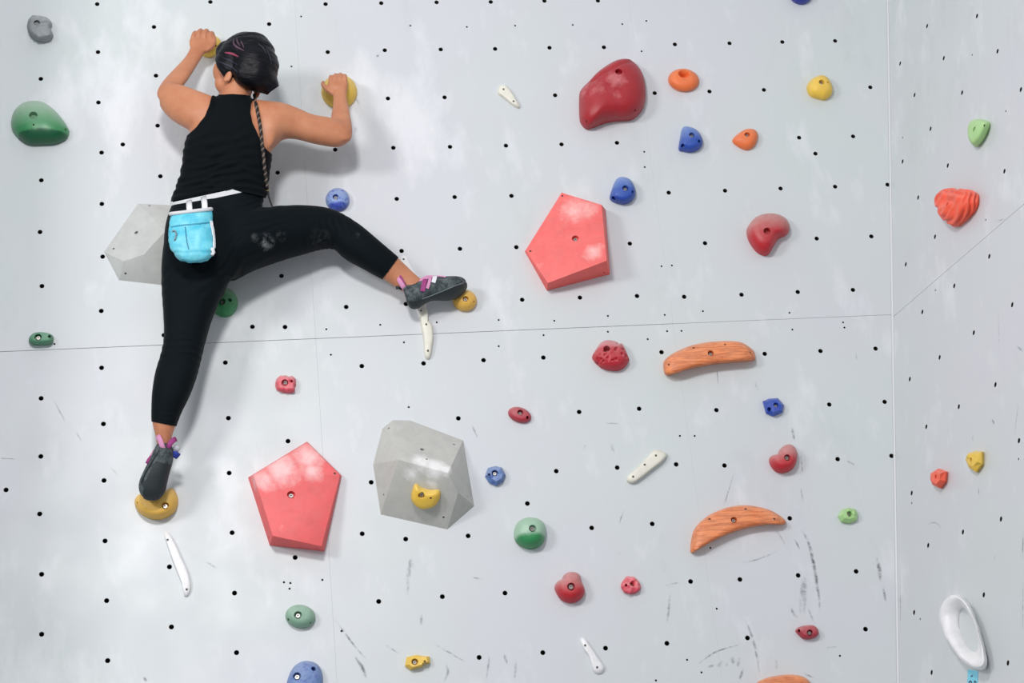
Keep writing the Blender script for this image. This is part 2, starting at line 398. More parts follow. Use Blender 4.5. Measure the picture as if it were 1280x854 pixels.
scuffs([([(1002,662),(1011,680),(1018,710),(1023,745),(1025,762)],5,.75),([(993,674),(1000,687)],3,.6),([(1006,720),(1003,735),(1000,770)],6,.35),([(1007,722),(1006,740),(1005,768)],6,.4),
 ([(989,757),(992,768),(998,772)],5,.45),([(1010,760),(1017,778)],3,.45),([(1096,697),(1099,712),(1101,727)],6,.7),([(1104,735),(1107,752)],4,.6),([(931,775),(938,790),(945,815),(950,848)],4,.5),
 ([(873,830),(895,815),(925,806)],2.5,.6),([(903,826),(897,834)],5,.5),([(915,820),(917,830)],6,.55),([(924,822),(922,834)],5,.4),([(930,790+45),(924,850)],4,.5),([(885,834),(892,832)],4,.5),([(906,832),(910,831)],5,.5),
 ([(838,742),(836,760),(834,778)],4,.5),([(832,732),(850,728)],2.5,.4),([(990,535),(993,550)],4,.6),([(1058,576),(1068,581)],3,.7),([(1001,610),(1004,628)],3,.4),([(1070,442),(1071,450)],3,.4),
 ([(918,590),(912,610),(905,632)],2.5,.5),([(896,462),(898,482)],1.8,.6),([(418,774),(430,790),(445,810),(458,824)],3,.6),([(444,821),(453,835),(458,848)],5,.65),([(481,806),(500,818)],2.5,.4),
 ([(514,698),(511,716),(509,745)],6,.35),([(512,700),(516,712)],7,.3),([(527,768),(526,782)],4,.4),([(541,804),(560,815),(582,828)],2.5,.5),([(557,830),(560,840),(555,852)],4,.4),([(590,722),(602,724)],2.2,.5),
 ([(612,820),(608,850)],3,.4),([(630,818),(634,830)],4,.4),([(67,500),(75,515),(82,528)],2.5,.35),([(95,540),(103,553)],3,.35),([(140,585),(147,595)],3,.3),([(179,846),(184,853)],4,.5),([(257,702),(270,710)],3,.4),
 ([(0,573),(20,574)],1.6,.7),([(780,636),(774,655)],2.5,.35),([(772,760-65),(775,690)],3,.35),([(645,828),(643,850)],4,.35),([(757,529),(775,530)],2,.35),([(732,556),(729,563)],2.5,.4),([(590,532),(597,548)],3,.4),([(762,552),(768,566)],5,.3),
 ([(965,658),(975,670),(982,682)],2.5,.4),([(925,704),(945,700),(975,688)],2.2,.4),([(1032,810),(1046,809)],2,.5),([(970,825),(971,836)],4,.7),([(1005,842),(1018,848)],2.5,.5),([(1001,579-10),(1003,590)],3,.45),([(944,440+38),(948,490)],4,.3),
 ([(470,71),(474,69)],4,.6),([(443,120),(450,132)],4,.25),([(445,158),(444,166)],5,.3)], BACK, wall_back)
scuffs([([(1243,277),(1256,274)],1.6,.6),([(1271,433),(1279,439)],3,.6),([(1273,505),(1268,545)],2.2,.4),([(1240,525),(1243,530)],4,.6),([(1216,544),(1216,552)],2.5,.5),([(1244,695),(1242,703)],3,.55),
 ([(1159,664),(1162,655),(1170,654),(1181,664)],1.6,.5),([(1223,608),(1224,620)],3,.4),([(1279,665),(1278,700)],3,.5),([(1279,728),(1278,790)],2.2,.5),([(1125,715),(1126,790)],2.5,.4),([(1248,385),(1249,440)],1.5,.35)], RIGHT, wall_right)

# ------------------------------------------------------------------ climbing holds
CUTS = []                                             # bodies that still have recesses to be cut
def cyl(c, n, r, h0, h1, seg=14):
    x, y, n = basis(n); V = [c + n * h + x * (r * math.cos(2 * PI * k / seg)) + y * (r * math.sin(2 * PI * k / seg)) for h in (h0, h1) for k in range(seg)]
    Fc = [(k, (k + 1) % seg, seg + (k + 1) % seg, seg + k) for k in range(seg)] + [tuple(range(seg))[::-1], tuple(range(seg, 2 * seg))]
    return V, Fc
def fixings(root, body, V, Fc, bolts, holes, screws, nrm):
    tree = bvh_of(V, Fc); cut = []
    def hit(px, py):
        r = ray(px, py); h = tree.ray_cast(CAM, r); return h
    for px, py, rp in bolts:
        p, n, i, d = hit(px, py)
        if p is None: print('bolt missed', root.name, px, py); continue
        n = (n + Vector(nrm) * 0.6).normalized(); r = rp / 360
        cut.append(cyl(p, n, r * 1.08, -0.016, 0.03))
        bv, bf = lathe(p - n * 0.0159, n, [(0, 0.0), (r * 0.6, 0.0), (r * 0.6, 0.0072), (r * 0.54, 0.0078), (r * 0.3, 0.0078), (r * 0.28, 0.003), (0, 0.003)], 12)
        mesh_obj('bolt', bv, bf, M['steel'], root, sharp=35)
    for px, py, rp in holes:
        p, n, i, d = hit(px, py)
        if p is None: print('hole missed', root.name, px, py); continue
        n = (n + Vector(nrm) * 0.6).normalized(); cut.append(cyl(p, n, rp / 360, -0.022, 0.03))
    for px, py in screws:
        p, n, i, d = hit(px, py)
        if p is None: print('screw missed', root.name, px, py); continue
        cut.append(cyl(p, n, 0.0042, -0.004, 0.02, 10))
        bv, bf = lathe(p - n * 0.0039, n, [(0, 0), (0.0034, 0), (0.0034, 0.0012), (0.0014, 0.0022), (0.0012, 0.0008), (0, 0.0008)], 8)
        mesh_obj('screw', bv, bf, M['screw'], root, sharp=35)
    if cut:
        off = Vector(root.location); v, f = join(*cut)
        me = bpy.data.meshes.new('cutter'); me.from_pydata([tuple(q - off) for q in v], [], f)
        bm = bmesh.new(); bm.from_mesh(me); bmesh.ops.recalc_face_normals(bm, faces=bm.faces); bm.to_mesh(me); bm.free()
        co = bpy.data.objects.new('cutter', me); col.objects.link(co); co.location = off
        CUTS.append((body, co))
def ell(cx, cy, rx, ry_, rot=0, n=22):
    a = math.radians(rot); out = []
    for k in range(n):
        t = 2 * PI * k / n; x, y = rx * math.cos(t), ry_ * math.sin(t)
        out.append((cx + x * math.cos(a) - y * math.sin(a), cy + x * math.sin(a) + y * math.cos(a)))
    return out
def hold(label, outline, mat, h=0.04, apex=None, p=0.7, flat=0.0, facet=False, rough=0.0, rscale=30, lean=0.55, bolts=(), holes=(), screws=(),
         plane=BACK, disp=None, cat='climbing hold', name='climbing_hold', group='climbing holds on the walls', N=44, K=9, sharp=None, top=0.6):
    O = np.array(outline, float)
    cpx = O.mean(0); ap = np.array(apex if apex else cpx, float)
    base_c = plane.uv(*cpx); origin = plane.pt(*base_c)
    if facet: P = O
    else:
        P = catmull(O, 8, True); L = np.r_[0, np.cumsum(np.linalg.norm(np.diff(np.r_[P, P[:1]], axis=0), axis=1))]
        t = np.linspace(0, L[-1], N, endpoint=False); Pc = np.r_[P, P[:1]]
        P = np.stack([np.interp(t, L, Pc[:, 0]), np.interp(t, L, Pc[:, 1])], 1)
    v = (plane.hit(*cpx) - CAM); vn = -v.dot(plane.n)
    lat = (v + plane.n * vn) / vn                    # sideways drift of the sight line per metre of depth
    shear = (-lat * lean)
    V, Fc = [], []
    def put(px, hh):
        q = plane.hit(*px); V.append(q + (plane.n + shear) * hh)
    n = len(P)
    if facet:
        levels = [(1.0, -0.001), (0.96, h * 0.45), (top, h)]
        rnd = random.Random(int(cpx[0] * 7 + cpx[1]))
        for s, hh in levels:
            for q in P:
                j = (rnd.uniform(-.07, .07) if s < 0.9 else 0); put(ap * (1 - s - j) + q * (s + j) if s < 1 else q, hh * (1 + (rnd.uniform(-.14, .14) if s < 1 else 0)))
        nl = 3
    else:
        nl = K
        for k in range(K):
            th = (k / K) * PI / 2; s = flat + (1 - flat) * math.cos(th) ** p; hh = h * math.sin(th) if k else -0.001
            for q in P: put(ap * (1 - s) + q * s, hh)
        if flat:
            ni = 5 if disp else 2
            for k in range(ni):
                s = flat * (1 - k / ni)
                for q in P: put(ap * (1 - s) + q * s, h * (1 + 0.04 * (1 - s / flat)))
            nl += ni
    for a in range(nl - 1):
        for k in range(n): Fc.append((a * n + k, a * n + (k + 1) % n, (a + 1) * n + (k + 1) % n, (a + 1) * n + k))
    put(ap, h * (1.04 if flat else 1.0)); tip = len(V) - 1
    for k in range(n): Fc.append(((nl - 1) * n + k, (nl - 1) * n + (k + 1) % n, tip))
    Fc.append(tuple(range(n))[::-1])
    if rough:
        base = set(range(n)); cc = origin - plane.n * 0.01
        for i, q in enumerate(V):
            if i in base: continue
            hh = (q - origin).dot(plane.n); w = min(1, hh / (h * 0.3 + 1e-6)) if hh > 0 else 0
            dn = (q - cc).normalized()
            o = rough * noise.noise(q * rscale) * w
            V[i] = q + dn * o
    bm = bmesh.new()
    bv = [bm.verts.new(q) for q in V]
    for f in Fc: bm.faces.new([bv[i] for i in f])
    bmesh.ops.recalc_face_normals(bm, faces=bm.faces)
    if disp:                                          # relief pressed in along the surface's own normals
        bm.normal_update()
        for q, nq in [(q, q.normal.copy()) for q in bv[n:]]:
            hh = (q.co - origin).dot(plane.n); w = min(1, hh / (h * 0.3)) if hh > 0 else 0
            q.co += nq * (disp(q.co - origin, plane) * w)
    bmesh.ops.triangulate(bm, faces=[f for f in bm.faces if len(f.verts) > 4])
    bm.verts.index_update()
    V = [q.co.copy() for q in bm.verts]; Fc = [tuple(x.index for x in f.verts) for f in bm.faces]; bm.free()
    root = empty(name, origin, label, cat, group)
    body = mesh_obj('body', V, Fc, mat, root, smooth=not facet, sharp=sharp or (None if facet else 50))
    fixings(root, body, V, Fc, bolts, holes, screws, plane.n)
    return root, V, Fc

def poly_volume(label, pts, faces, mat, bolts=(), holes=(), screws=(), name='climbing_volume', bevel=0.0022, planar=None, basis3=None):
    """pts: (px, py, depth from the wall)"""
    V = [at(x, y, d) for x, y, d in pts]
    if planar:                                        # the front is one flat sheet
        Q = np.array([tuple(V[i]) for i in planar]); c0 = Vector(Q.mean(0)); nn = Vector(np.linalg.svd(Q - Q.mean(0))[2][2])
        if basis3: a, b, c0 = (V[i] for i in basis3); nn = (a - c0).cross(b - c0).normalized()
        for i in planar:
            r = ray(*pts[i][:2]); V[i] = CAM + r * ((c0 - CAM).dot(nn) / r.dot(nn))
    nb = len(V)
    bm = bmesh.new(); vs = [bm.verts.new(q) for q in V]
    for f in faces: bm.faces.new([vs[i] for i in f])
    be = [e for e in bm.edges if len(e.link_faces) == 1]
    if be:                                            # close the back against the wall
        r = bmesh.ops.extrude_edge_only(bm, edges=be); nv = [q for q in r['geom'] if isinstance(q, bmesh.types.BMVert)]
        for q in nv: q.co.y = 0.001
        bmesh.ops.contextual_create(bm, geom=[e for e in bm.edges if len(e.link_faces) == 1])
    bmesh.ops.triangulate(bm, faces=bm.faces[:])
    bmesh.ops.dissolve_degenerate(bm, edges=bm.edges[:], dist=1e-5)
    bmesh.ops.recalc_face_normals(bm, faces=bm.faces)
    bmesh.ops.dissolve_limit(bm, angle_limit=math.radians(4), verts=bm.verts[:], edges=bm.edges[:])
    bmesh.ops.bevel(bm, geom=bm.edges[:], offset=bevel, segments=2, affect='EDGES', profile=0.5, clamp_overlap=True)
    bmesh.ops.triangulate(bm, faces=[f for f in bm.faces if len(f.verts) > 4])
    bm.verts.index_update()
    W = [q.co.copy() for q in bm.verts]; Fc = [tuple(x.index for x in f.verts) for f in bm.faces]; bm.free()
    c = sum(V, Vector()) / nb; c.y = 0
    root = empty(name, c, label, 'climbing volume', 'big angular volumes on the back wall')
    body = mesh_obj('body', W, Fc, mat, root, smooth=True, sharp=28)
    fixings(root, body, W, Fc, bolts, holes, screws, BACK.n)
    return root, W, Fc

m_coral = hold_mat('coral_volume_paint', (240, 98, 94), 0.22, 0.55, chalkcol=(250, 206, 200), spots=[(718,264,.05,.10,.8),(742,315,.1,.07,.75),(735,262,.07,.08,.7),(672,335,.04,.06,.45)])
m_coral2 = hold_mat('coral_volume_paint_chalky', (236, 92, 92), 0.22, 0.55, chalkcol=(244, 204, 202), spots=[(352,588,.04,.11,1.0),(385,572,.03,.10,.95),(330,600,.05,.09,.85),(390,590,.03,.07,.9),(350,660,.07,.05,.4)])
m_gvol = hold_mat('grey_volume_paint', (188, 189, 182), 0.15, 0.5, chalkcol=(244, 244, 243), spots=[(545,581,.14,.075,1.15),(528,578,.13,.07,1.0),(515,590,.12,.06,.8),(540,606,.12,.05,.62),(556,585,.14,.05,1.1)])
m_gvol2 = hold_mat('pale_grey_volume_paint', (190, 193, 189), 0.2, 0.5, chalkcol=(238, 238, 236))
m_red = hold_mat('red_resin', (164, 24, 36), 0.16, 0.45, chalkcol=(224,150,150), spots=[(745,115,.07,.09,.6),(770,97,.1,.08,.65),(735,115,.05,.06,.7),(770,118,.1,.05,.45)])
m_red2 = hold_mat('deep_red_resin', (190, 26, 40), 0.3, 0.5, two=(-.022,.008,(192,124,122),.85))
m_redbean = hold_mat('deep_red_resin_big', (186, 24, 38), 0.3, 0.45, two=(-.022,.028,(186,120,114),.85))
m_redpit = hold_mat('pitted_red_resin', (188, 30, 48), 0.25, 0.5, two=(.002,.018,(204,140,144),.8))
m_crimson = hold_mat('crimson_resin', (176, 46, 62), 0.3, 0.5)
m_pink = hold_mat('pink_resin', (228, 84, 100), 0.55, 0.5)
m_blue = hold_mat('blue_resin', (30, 72, 168), 0.3, 0.45, chalkcol=(170, 190, 220), two=(-.015,.04,(130,160,210),.75))
m_blue2 = hold_mat('royal_blue_resin', (28, 72, 176), 0.15, 0.4)
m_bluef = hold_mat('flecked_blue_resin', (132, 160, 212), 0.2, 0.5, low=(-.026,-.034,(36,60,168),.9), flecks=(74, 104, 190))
m_bluep = hold_mat('dusty_blue_resin', (92, 126, 182), 0.45, 0.5, flecks=(70, 96, 168), chalkcol=(206, 214, 226))
m_navy = hold_mat('navy_resin', (30, 50, 150), 0.1, 0.4)
m_yellow = hold_mat('yellow_resin', (238, 196, 70), 0.25, 0.5, chalkcol=(244, 232, 190))
m_amber = hold_mat('amber_resin', (232, 182, 76), 0.3, 0.5, chalkcol=(240, 226, 180))
m_green = hold_mat('green_resin', (46, 138, 80), 0.25, 0.4, chalkcol=(170, 200, 172), two=(-.03,-.016,(164,196,172),.9))
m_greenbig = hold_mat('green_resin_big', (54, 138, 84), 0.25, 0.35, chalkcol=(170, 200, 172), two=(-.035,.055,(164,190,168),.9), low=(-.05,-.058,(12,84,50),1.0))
m_greenleg = hold_mat('green_resin_mid', (48, 136, 80), 0.25, 0.4, chalkcol=(170, 200, 172), two=(-.02,.03,(140,180,150),.6))
m_greenp = hold_mat('pale_green_resin', (132, 172, 146), 0.6, 0.5, chalkcol=(196, 214, 200))
m_greend = hold_mat('bottle_green_resin', (78, 140, 104), 0.5, 0.5, chalkcol=(178, 200, 184))
m_lime = hold_mat('lime_resin', (168, 214, 138), 0.4, 0.45, chalkcol=(214, 232, 196))
m_orange = hold_mat('orange_resin', (236, 116, 58), 0.3, 0.5, chalkcol=(244, 190, 156))
m_owood = hold_mat('orange_wood_look', (240, 142, 84), 0.35, 0.5, grain=12, chalkcol=(246, 206, 176))
m_owood2 = hold_mat('orange_wood_look_steep', (240, 140, 82), 0.35, 0.5, grain=20, chalkcol=(246, 206, 176))
m_salmon = hold_mat('coral_ribbed_resin', (246, 92, 62), 0.3, 0.5, chalkcol=(250, 190, 176))
m_cream = hold_mat('cream_resin', (232, 230, 214), 0.3, 0.45, chalkcol=(244, 244, 240))
m_white = hold_mat('white_resin', (240, 240, 240), 0.3, 0.4, chalkcol=(244, 244, 244))
m_stone = hold_mat('grey_stone_resin', (132, 138, 140), 0.6, 0.55, chalkcol=(206, 210, 212))

# --- volumes
poly_volume('coral red five-sided volume high on the wall below the big red hold',
    [(702,241,.03),(752,256,.085),(758.5,326,.115),(684.7,354,.07),(657,313,.022),
     (702.2,240.6,0),(757,262,0),(762.5,343,0),(683.6,363.5,0),(656,314.5,0)],
    [(0,1,2,3,4),(0,5,6,1),(1,6,7,2),(2,7,8,3),(3,8,9,4),(4,9,5,0)], m_coral, planar=[0,1,2,3,4], bolts=[(719,298,4)], screws=[(663,314),(755,341),(703,245)])
poly_volume('chalk-dusted coral red five-sided volume low on the wall beside the yellow foothold',
    [(384,553.5,.02),(425,594,.035),(402,683,.065),(341,670,.085),(317,594,.055),
     (383.8,552,0),(427,594.5,0),(405.5,689.5,0),(337,682,0),(310,597,0)],
    [(0,1,2,3,4),(0,5,6,1),(1,6,7,2),(2,7,8,3),(3,8,9,4),(4,9,5,0)], m_coral2, planar=[0,1,2,3,4], bolts=[(364,618.5,4.5)], screws=[(418.5,592),(395.5,685),(336,672)])
vol_grey, vg_v, vg_f = poly_volume('faceted grey boulder volume carrying a small yellow hold',
    [(490.6,525.3,0),(512.7,525.7,0),(579,550.6,0),(592.8,632.8,0),(559,662,0),(475.8,643.3,0),(466.3,581,0),(478,536,0),
     (498,574.8,.12),(560,591.7,.15),(572.8,616,.11),(492,545,.06)],
    [(11,0,1),(11,1,2,9,8),(8,9,10,4,5),(9,2,10),(10,2,3),(10,3,4),(11,8,5,6),(11,6,7),(11,7,0)], m_gvol, planar=[8,10], basis3=(4,5,9),
    holes=[(528,561.5,2.6)], screws=[(486,535.5),(568,555.5),(479.5,619),(584,621),(554.5,647),(533.5,573.5)])
poly_volume('pale grey angular volume half hidden behind the climber',
    [(172.4,254.6,0),(213,256.5,0),(262,285,0),(252,345,0),(202.3,356.5,0),(148.7,350.4,0),(130,315,0),
     (154.8,326.7,.05),(180.3,317.9,.07),(192.6,303.8,.085),(206.7,289,.095),(232,268,.08)],
    [(0,1,11,10,9,8,7,6),(6,7,5),(5,7,8,9,10,4),(4,10,11,3),(3,11,2),(2,11,1)], m_gvol2,
    holes=[(170.5,291,2.4)], screws=[(187,257),(142,311),(157,342)])

# --- holds, left half of the back wall
def stone_groove(q, pl): return -0.0045 * (0.5 + 0.5 * math.sin((q.z - q.x * 0.25) * 420)) * (1 if q.z < 0.004 else 0)
hold('grey rock-shaped hold in the top left corner', [(34,30),(38,22),(46,20),(58,23),(65,30),(64,37),(67,44),(64,50),(55,53),(45,51),(37,44),(34,36)], m_stone,
     h=.055, apex=(49,31), flat=.45, p=.5, disp=stone_groove, rough=.004, rscale=60, holes=[(46,28.5,4)], lean=.8)
hold('big green sloper with one dark bolt hole at the left edge', [(14,150),(18,139),(28,130),(42,127),(55,129),(68,138),(80,152),(86,162),(87,167),(83,175),(70,181),(55,182),(38,182),(26,176),(17,166),(14,158)],
     m_greenbig, h=.075, apex=(44,152), p=.75, holes=[(41.5,144,5.2),(42,156,1.2)], screws=[(82,162)])
hold('yellow hold gripped by the left hand', [(247,50),(258,45),(268,45),(276,52),(275,62),(268,70),(258,72),(249,66)], m_yellow, h=.05, flat=.3, p=.6, rough=.004, holes=[(269.5,57,1.6)])
hold('round yellow ball hold gripped by the right hand', ell(424, 115, 22.5, 21, 0), m_yellow, h=.07, p=.95)
hold('round flecked blue hold above the raised knee', ell(422, 250, 15, 14.5, 0), m_bluef, h=.04, p=.7, bolts=[(419.5,246,3.6)])
hold('green hold peeping out between the legs', ell(281, 379, 16.5, 18, 10), m_greenleg, h=.055, apex=(280,374), p=.9, bolts=[(277.5,377,3.8)], holes=[(287.5,375,2.4)])
hold('small flat green hold at the left edge above the wall joint', [(36,424),(42,418),(55,417),(66,420),(67,427),(63,431),(45,432),(38,430)], m_greend, h=.04, apex=(52,422), flat=.5, p=.6, bolts=[(47.5,421.5,4)], holes=[(62,420.5,2)])
hold('small round yellow hold under the toe of the raised shoe', ell(581, 376, 15, 13.3, 5), m_amber, h=.05, p=.75, bolts=[(582,373.5,3.4)], screws=[(569,375),(592.5,377.5)])
hold('white strip hold behind the raised ankle', [(499,324),(502,320),(508,320.5),(514,332),(524,352),(533,380),(528,398),(523,396),(518,380),(509,350),(502,333)], m_white, h=.012, p=.4, flat=.5, screws=[(504.5,324)])
hold('cream boomerang-shaped hold below the heel of the raised shoe', [(523,384),(527,381),(533,386),(535,395),(533,399),(540,407),(542,420),(541,430),(538,447),(534,450),(530.5,445),(529,425),(526,408)], m_cream, h=.022, p=.5, flat=.35, screws=[(526,388),(533,405.5),(535,438.5)], lean=.4)
hold('small knobbly pink hold right of the standing calf', [(344,480),(347,473),(354,470),(361,471),(366,471),(370,476),(369,484),(366,491),(355,491),(346,487)], m_pink, h=.03, flat=.4, p=.6, rough=.007, rscale=75, bolts=[(356,478.5,3.8)], holes=[(364.5,476.5,2)])
hold('yellow crescent foothold under the standing toe', [(168,628),(172,620),(179,618),(187,621),(197,620),(206,616),(213,611),(219,614),(223,625),(220,638),(211,646),(198,650),(184,647.5),(173,640)], m_amber, h=.06, apex=(197,634), p=.6, flat=.25, bolts=[(206.5,632,4)], screws=[(171.5,629)])
hold('long white strip hold under the yellow foothold', [(205,667),(211,666),(218,677),(226,695),(235,715),(239,733),(236,744),(231,747),(230,738),(224,722),(216,702),(210,685)], m_white, h=.016, p=.4, flat=.5, screws=[(209.5,675),(233.5,737)])
hold('pale green round hold near the bottom left', ell(375.5, 771, 19, 14.5, 8), m_greenp, h=.042, apex=(374,768), p=.6, flat=.2, bolts=[(372.5,769,4.2)], screws=[(388,779)], holes=[(360.5,775,1.8)])
hold('dusty blue oval hold cut off by the bottom edge', [(358,860),(361,845),(368,833),(378,827),(388,827),(397,831),(403,842),(403,858),(397,874),(380,882),(364,876)], m_bluep, h=.045, p=.65, flat=.2, bolts=[(371,845.5,4.4)], holes=[(392,836,2.8)])
hold('small yellow two-block hold at the bottom edge', [(506,833),(508,822),(520,819),(528,820.5),(537,821),(538,829),(529,831),(528,834),(513,838)], m_yellow, h=.026, facet=True, top=.72, bolts=[(518.5,827.5,3.6)], screws=[(531,827)])

# --- hold screwed onto the grey boulder volume
tree = bvh_of(vg_v, vg_f)
p_, n_, _, _ = tree.ray_cast(CAM, ray(531, 622))
e1 = (Vector((1, 0, 0)) - n_ * n_.x).normalized(); VOL = Plane(p_, e1, n_.cross(e1), n_)
hold('small yellow smile-shaped hold on the grey boulder volume', [(514,622),(515.5,612),(519.5,604.5),(527,609.5),(538,612.5),(549,612.5),(550.5,620),(546.5,629),(538,634),(527,635),(518.5,630)], m_yellow, h=.035, apex=(531,620), p=.6, flat=.3, plane=VOL, bolts=[(526.5,620,3.6)], screws=[(538.5,623)], lean=.3)

# --- middle
hold('small faceted blue hold right of the grey boulder volume', [(606,596),(609.5,585.5),(619,583),(627.5,585),(632,594),(629,602.5),(620,608),(611,604)], m_bluep, h=.03, facet=True, top=.66, bolts=[(618.5,591.5,3.6)], holes=[(610.5,594,2)])
hold('green round hold with chalked top, lower middle', [(642,668),(645,656),(654,649),(667,648),(677,652),(682,660),(681,674),(675,683),(663,687),(652,684),(644,677)], m_green, h=.065, apex=(663,663), p=.7, flat=.2, bolts=[(666,660.5,4.2)])
hold('dark red two-lobed hold, lower middle', [(693,736),(696,728),(702,725),(704,720),(710,716),(719,716),(725,720),(727,728),(731,738),(728,747),(720,753),(710,754),(700,749)], m_red2, h=.055, apex=(713,732), p=.65, flat=.2, bolts=[(714,733.5,4.4)])
hold('small spiky pink hold right of the two-lobed red one', [(776,732),(780,724),(788,721),(795,724),(800,731),(799,738),(792,743),(783,742),(778,738)], m_pink, h=.025, p=.55, flat=.45, rough=.006, rscale=95, bolts=[(790.5,730.5,3.2)], holes=[(782.5,731.5,1.8)])
hold('white bone-shaped hold at the bottom, middle', [(725,800),(729,797),(734,803),(741,813),(747,822),(755,834),(754,840),(748,843),(742,840),(739,831),(735,820),(729,811)], m_white, h=.018, p=.5, flat=.4, screws=[(731.5,807),(746.5,834.5)])
hold('small red oval hold in the middle of the wall', ell(649.5, 519, 15, 9.3, 18), m_crimson, h=.028, p=.65, flat=.25, bolts=[(650.5,515.5,3.4)], holes=[(659.5,522,2)])
def pits(q, pl):
    if q.z > 0.010 - q.x * 0.2 or q.z < -0.045: return 0
    d = noise.voronoi(Vector((q.x, q.y * 0.3, q.z)) * 70)[0][0]
    return -0.012 * max(0, 1 - d * 1.9)
hold('red honeycomb-pitted hold left of the upper orange ledge', [(740,447),(745,437),(751,429),(760,426),(770,428),(774,431),(778,431),(785,446),(786,452),(780,460),(770,464),(755,462),(745,455)], m_redpit, h=.055, apex=(762,443), p=.65, flat=.2, disp=pits, N=96, K=26, holes=[(758.5,437,4.2)])
hold('white straight wedge hold between orange ledges and grey boulder volume', [(783,601),(785,595),(793,588),(805,576),(819,562.5),(827,564),(834,568),(829,576),(815,587),(801,598),(790,604.5)], m_cream, h=.024, p=.4, flat=.5, screws=[(820,569.5),(806,581),(791.5,596)], lean=.8)
hold('white teardrop hold left of the big red hold', [(622,113),(625,108),(630,106),(637,112),(644,123),(650,134),(646,135),(638,130),(628,122),(623,118)], m_cream, h=.02, p=.5, flat=.35, screws=[(629.5,111.5),(642,126.5)])
def crease(q, pl):
    a, b = BIGA, BIGB; t = (b - a).normalized(); s = (q - a).dot(t); d = ((q - a) - t * s); d.y = 0
    return -0.012 * max(0, 1 - (d.length / 0.012)) if -0.01 < s < (b - a).length + 0.01 else 0
bc = np.array([(724,120),(727,112),(735,104),(745,93),(757,84),(770,77),(782,75),(791,78),(800,88),(805,100),(807,120),(804,135),(797,145),(787,151),(770,152),(755,155),(742,160),(733,162),(726,155),(724,145)], float)
co_ = BACK.hit(*bc.mean(0)); BIGA = BACK.hit(737, 112) - co_; BIGB = BACK.hit(790, 84) - co_; BIGA.y = BIGB.y = 0
hold('big red wing-shaped hold near the top, the largest hold', bc.tolist(), m_red, h=.10, apex=(768,116), p=.62, flat=.12, disp=crease, N=110, K=24, holes=[(773.5,89.5,4.8),(794,138,1.5)], screws=[(733,152)])
def dish(q, pl):
    c = DONUT - DC; d = q - c; d.y = 0; r = math.hypot(d.x / 0.021, d.z / 0.016); return -0.034 * max(0, 1 - r ** 3) if r < 1 else 0.0
DC = BACK.hit(854, 100.5); DONUT = BACK.hit(854, 94.5) + Vector((-0.006, 0, -0.014))
hold('orange ring-shaped hold with a dished centre', ell(854.5, 100.5, 19.5, 14.3, 6), m_orange, h=.038, apex=(854,94), p=.9, flat=.42, disp=dish, N=64, K=14, lean=.8)
hold('blue hold with three holes below the orange ring-shaped one', [(848,187),(850,172),(853,160),(860,159),(870,163),(877,172),(878,181),(872,188),(862,191),(852,189)], m_blue, h=.045, apex=(864,176), p=.6, flat=.25, bolts=[(865,168.5,3.5)], holes=[(853,182,2.8),(874,176.5,2)])
hold('small orange pointed hold right of the upper blue one', [(915,176),(922,168),(932,162),(942,162),(947,168),(946,177),(941,185),(932,188),(921,183)], m_orange, h=.036, apex=(937,173), p=.8, bolts=[(934,168,3.4)])
hold('blue hold with three holes beside the corner of the coral volume', [(762,248),(765,236),(770,225),(777,222),(787,225),(793,234),(794,244),(789,252),(779,256),(767,253)], m_blue, h=.05, apex=(780,241), p=.6, flat=.25, bolts=[(782,235,3.8)], holes=[(766.5,248,3),(791,240,2)])
hold('yellow pear-shaped hold near the wall corner, top right', [(1008,110),(1012,102),(1019,97),(1027,95),(1035,99),(1040,110),(1039,119),(1031,125),(1022,124),(1012,120)], m_yellow, h=.05, apex=(1027,108), p=.7, flat=.15, bolts=[(1027,102.5,3.4)], holes=[(1035,103,1.4)])
hold('red bean-shaped jug with a dark bolt hole, right of the coral volume', [(933,288),(937,280),(945,272),(958,268),(972,269),(983,275),(987,285),(985,292),(980,296),(973,299),(967,308),(961,318),(955,320),(946,316),(938,306),(934,297)], m_redbean, h=.07, apex=(957,290), p=.65, flat=.15, holes=[(959,289,4.8)])
hold('dark blue hold cut off by the top edge', ell(1001, -9, 15, 15, 0), m_navy, h=.05)
def ridge(q, pl): return 0.0025 * math.sin((q.z - 0.25 * q.x) * 300)
hold('long orange wood-look ledge, the upper of two', [(829,455),(833,448),(845,440),(865,432),(890,427.5),(920,427),(932,431),(942,439),(944,446),(942,451),(920,453),(890,456),(860,462),(845,467),(832,469)], m_owood, h=.06, apex=(888,446), p=.4, flat=.42, bolts=[(888.5,441.5,3.6)], screws=[(836,456),(867,435),(906.5,430.5),(938,441)], N=80, lean=.85)
hold('long orange curved wood-look ledge, the lower of two', [(863,690),(864,675),(869,660),(885,645),(910,634.5),(935,632),(960,637),(975,645),(983,653),(978,656),(960,656),(935,660),(910,668),(885,680),(866,691)], m_owood2, h=.045, apex=(920,652), p=.4, flat=.45, bolts=[(917.5,650,3.6)], screws=[(887,649),(932,636.5),(968,649)], N=80, lean=.85)
hold('small faceted royal blue hold above the red heart-shaped one', [(953,502),(960,499),(972,498),(980,507),(978,516),(966,521),(957,517)], m_blue2, h=.03, facet=True, top=.7, bolts=[(970,506,2.9)], holes=[(961,511.5,2.6)])
hold('red heart-shaped hold between royal blue hold and lower orange ledge', [(961,577),(963,571),(971,569),(974,563),(981,557),(990,557),(996,565),(996,575),(992,585),(985,590),(975,592),(966,587)], m_red2, h=.055, apex=(981,574), p=.65, flat=.2, bolts=[(984.5,572,3.8)])
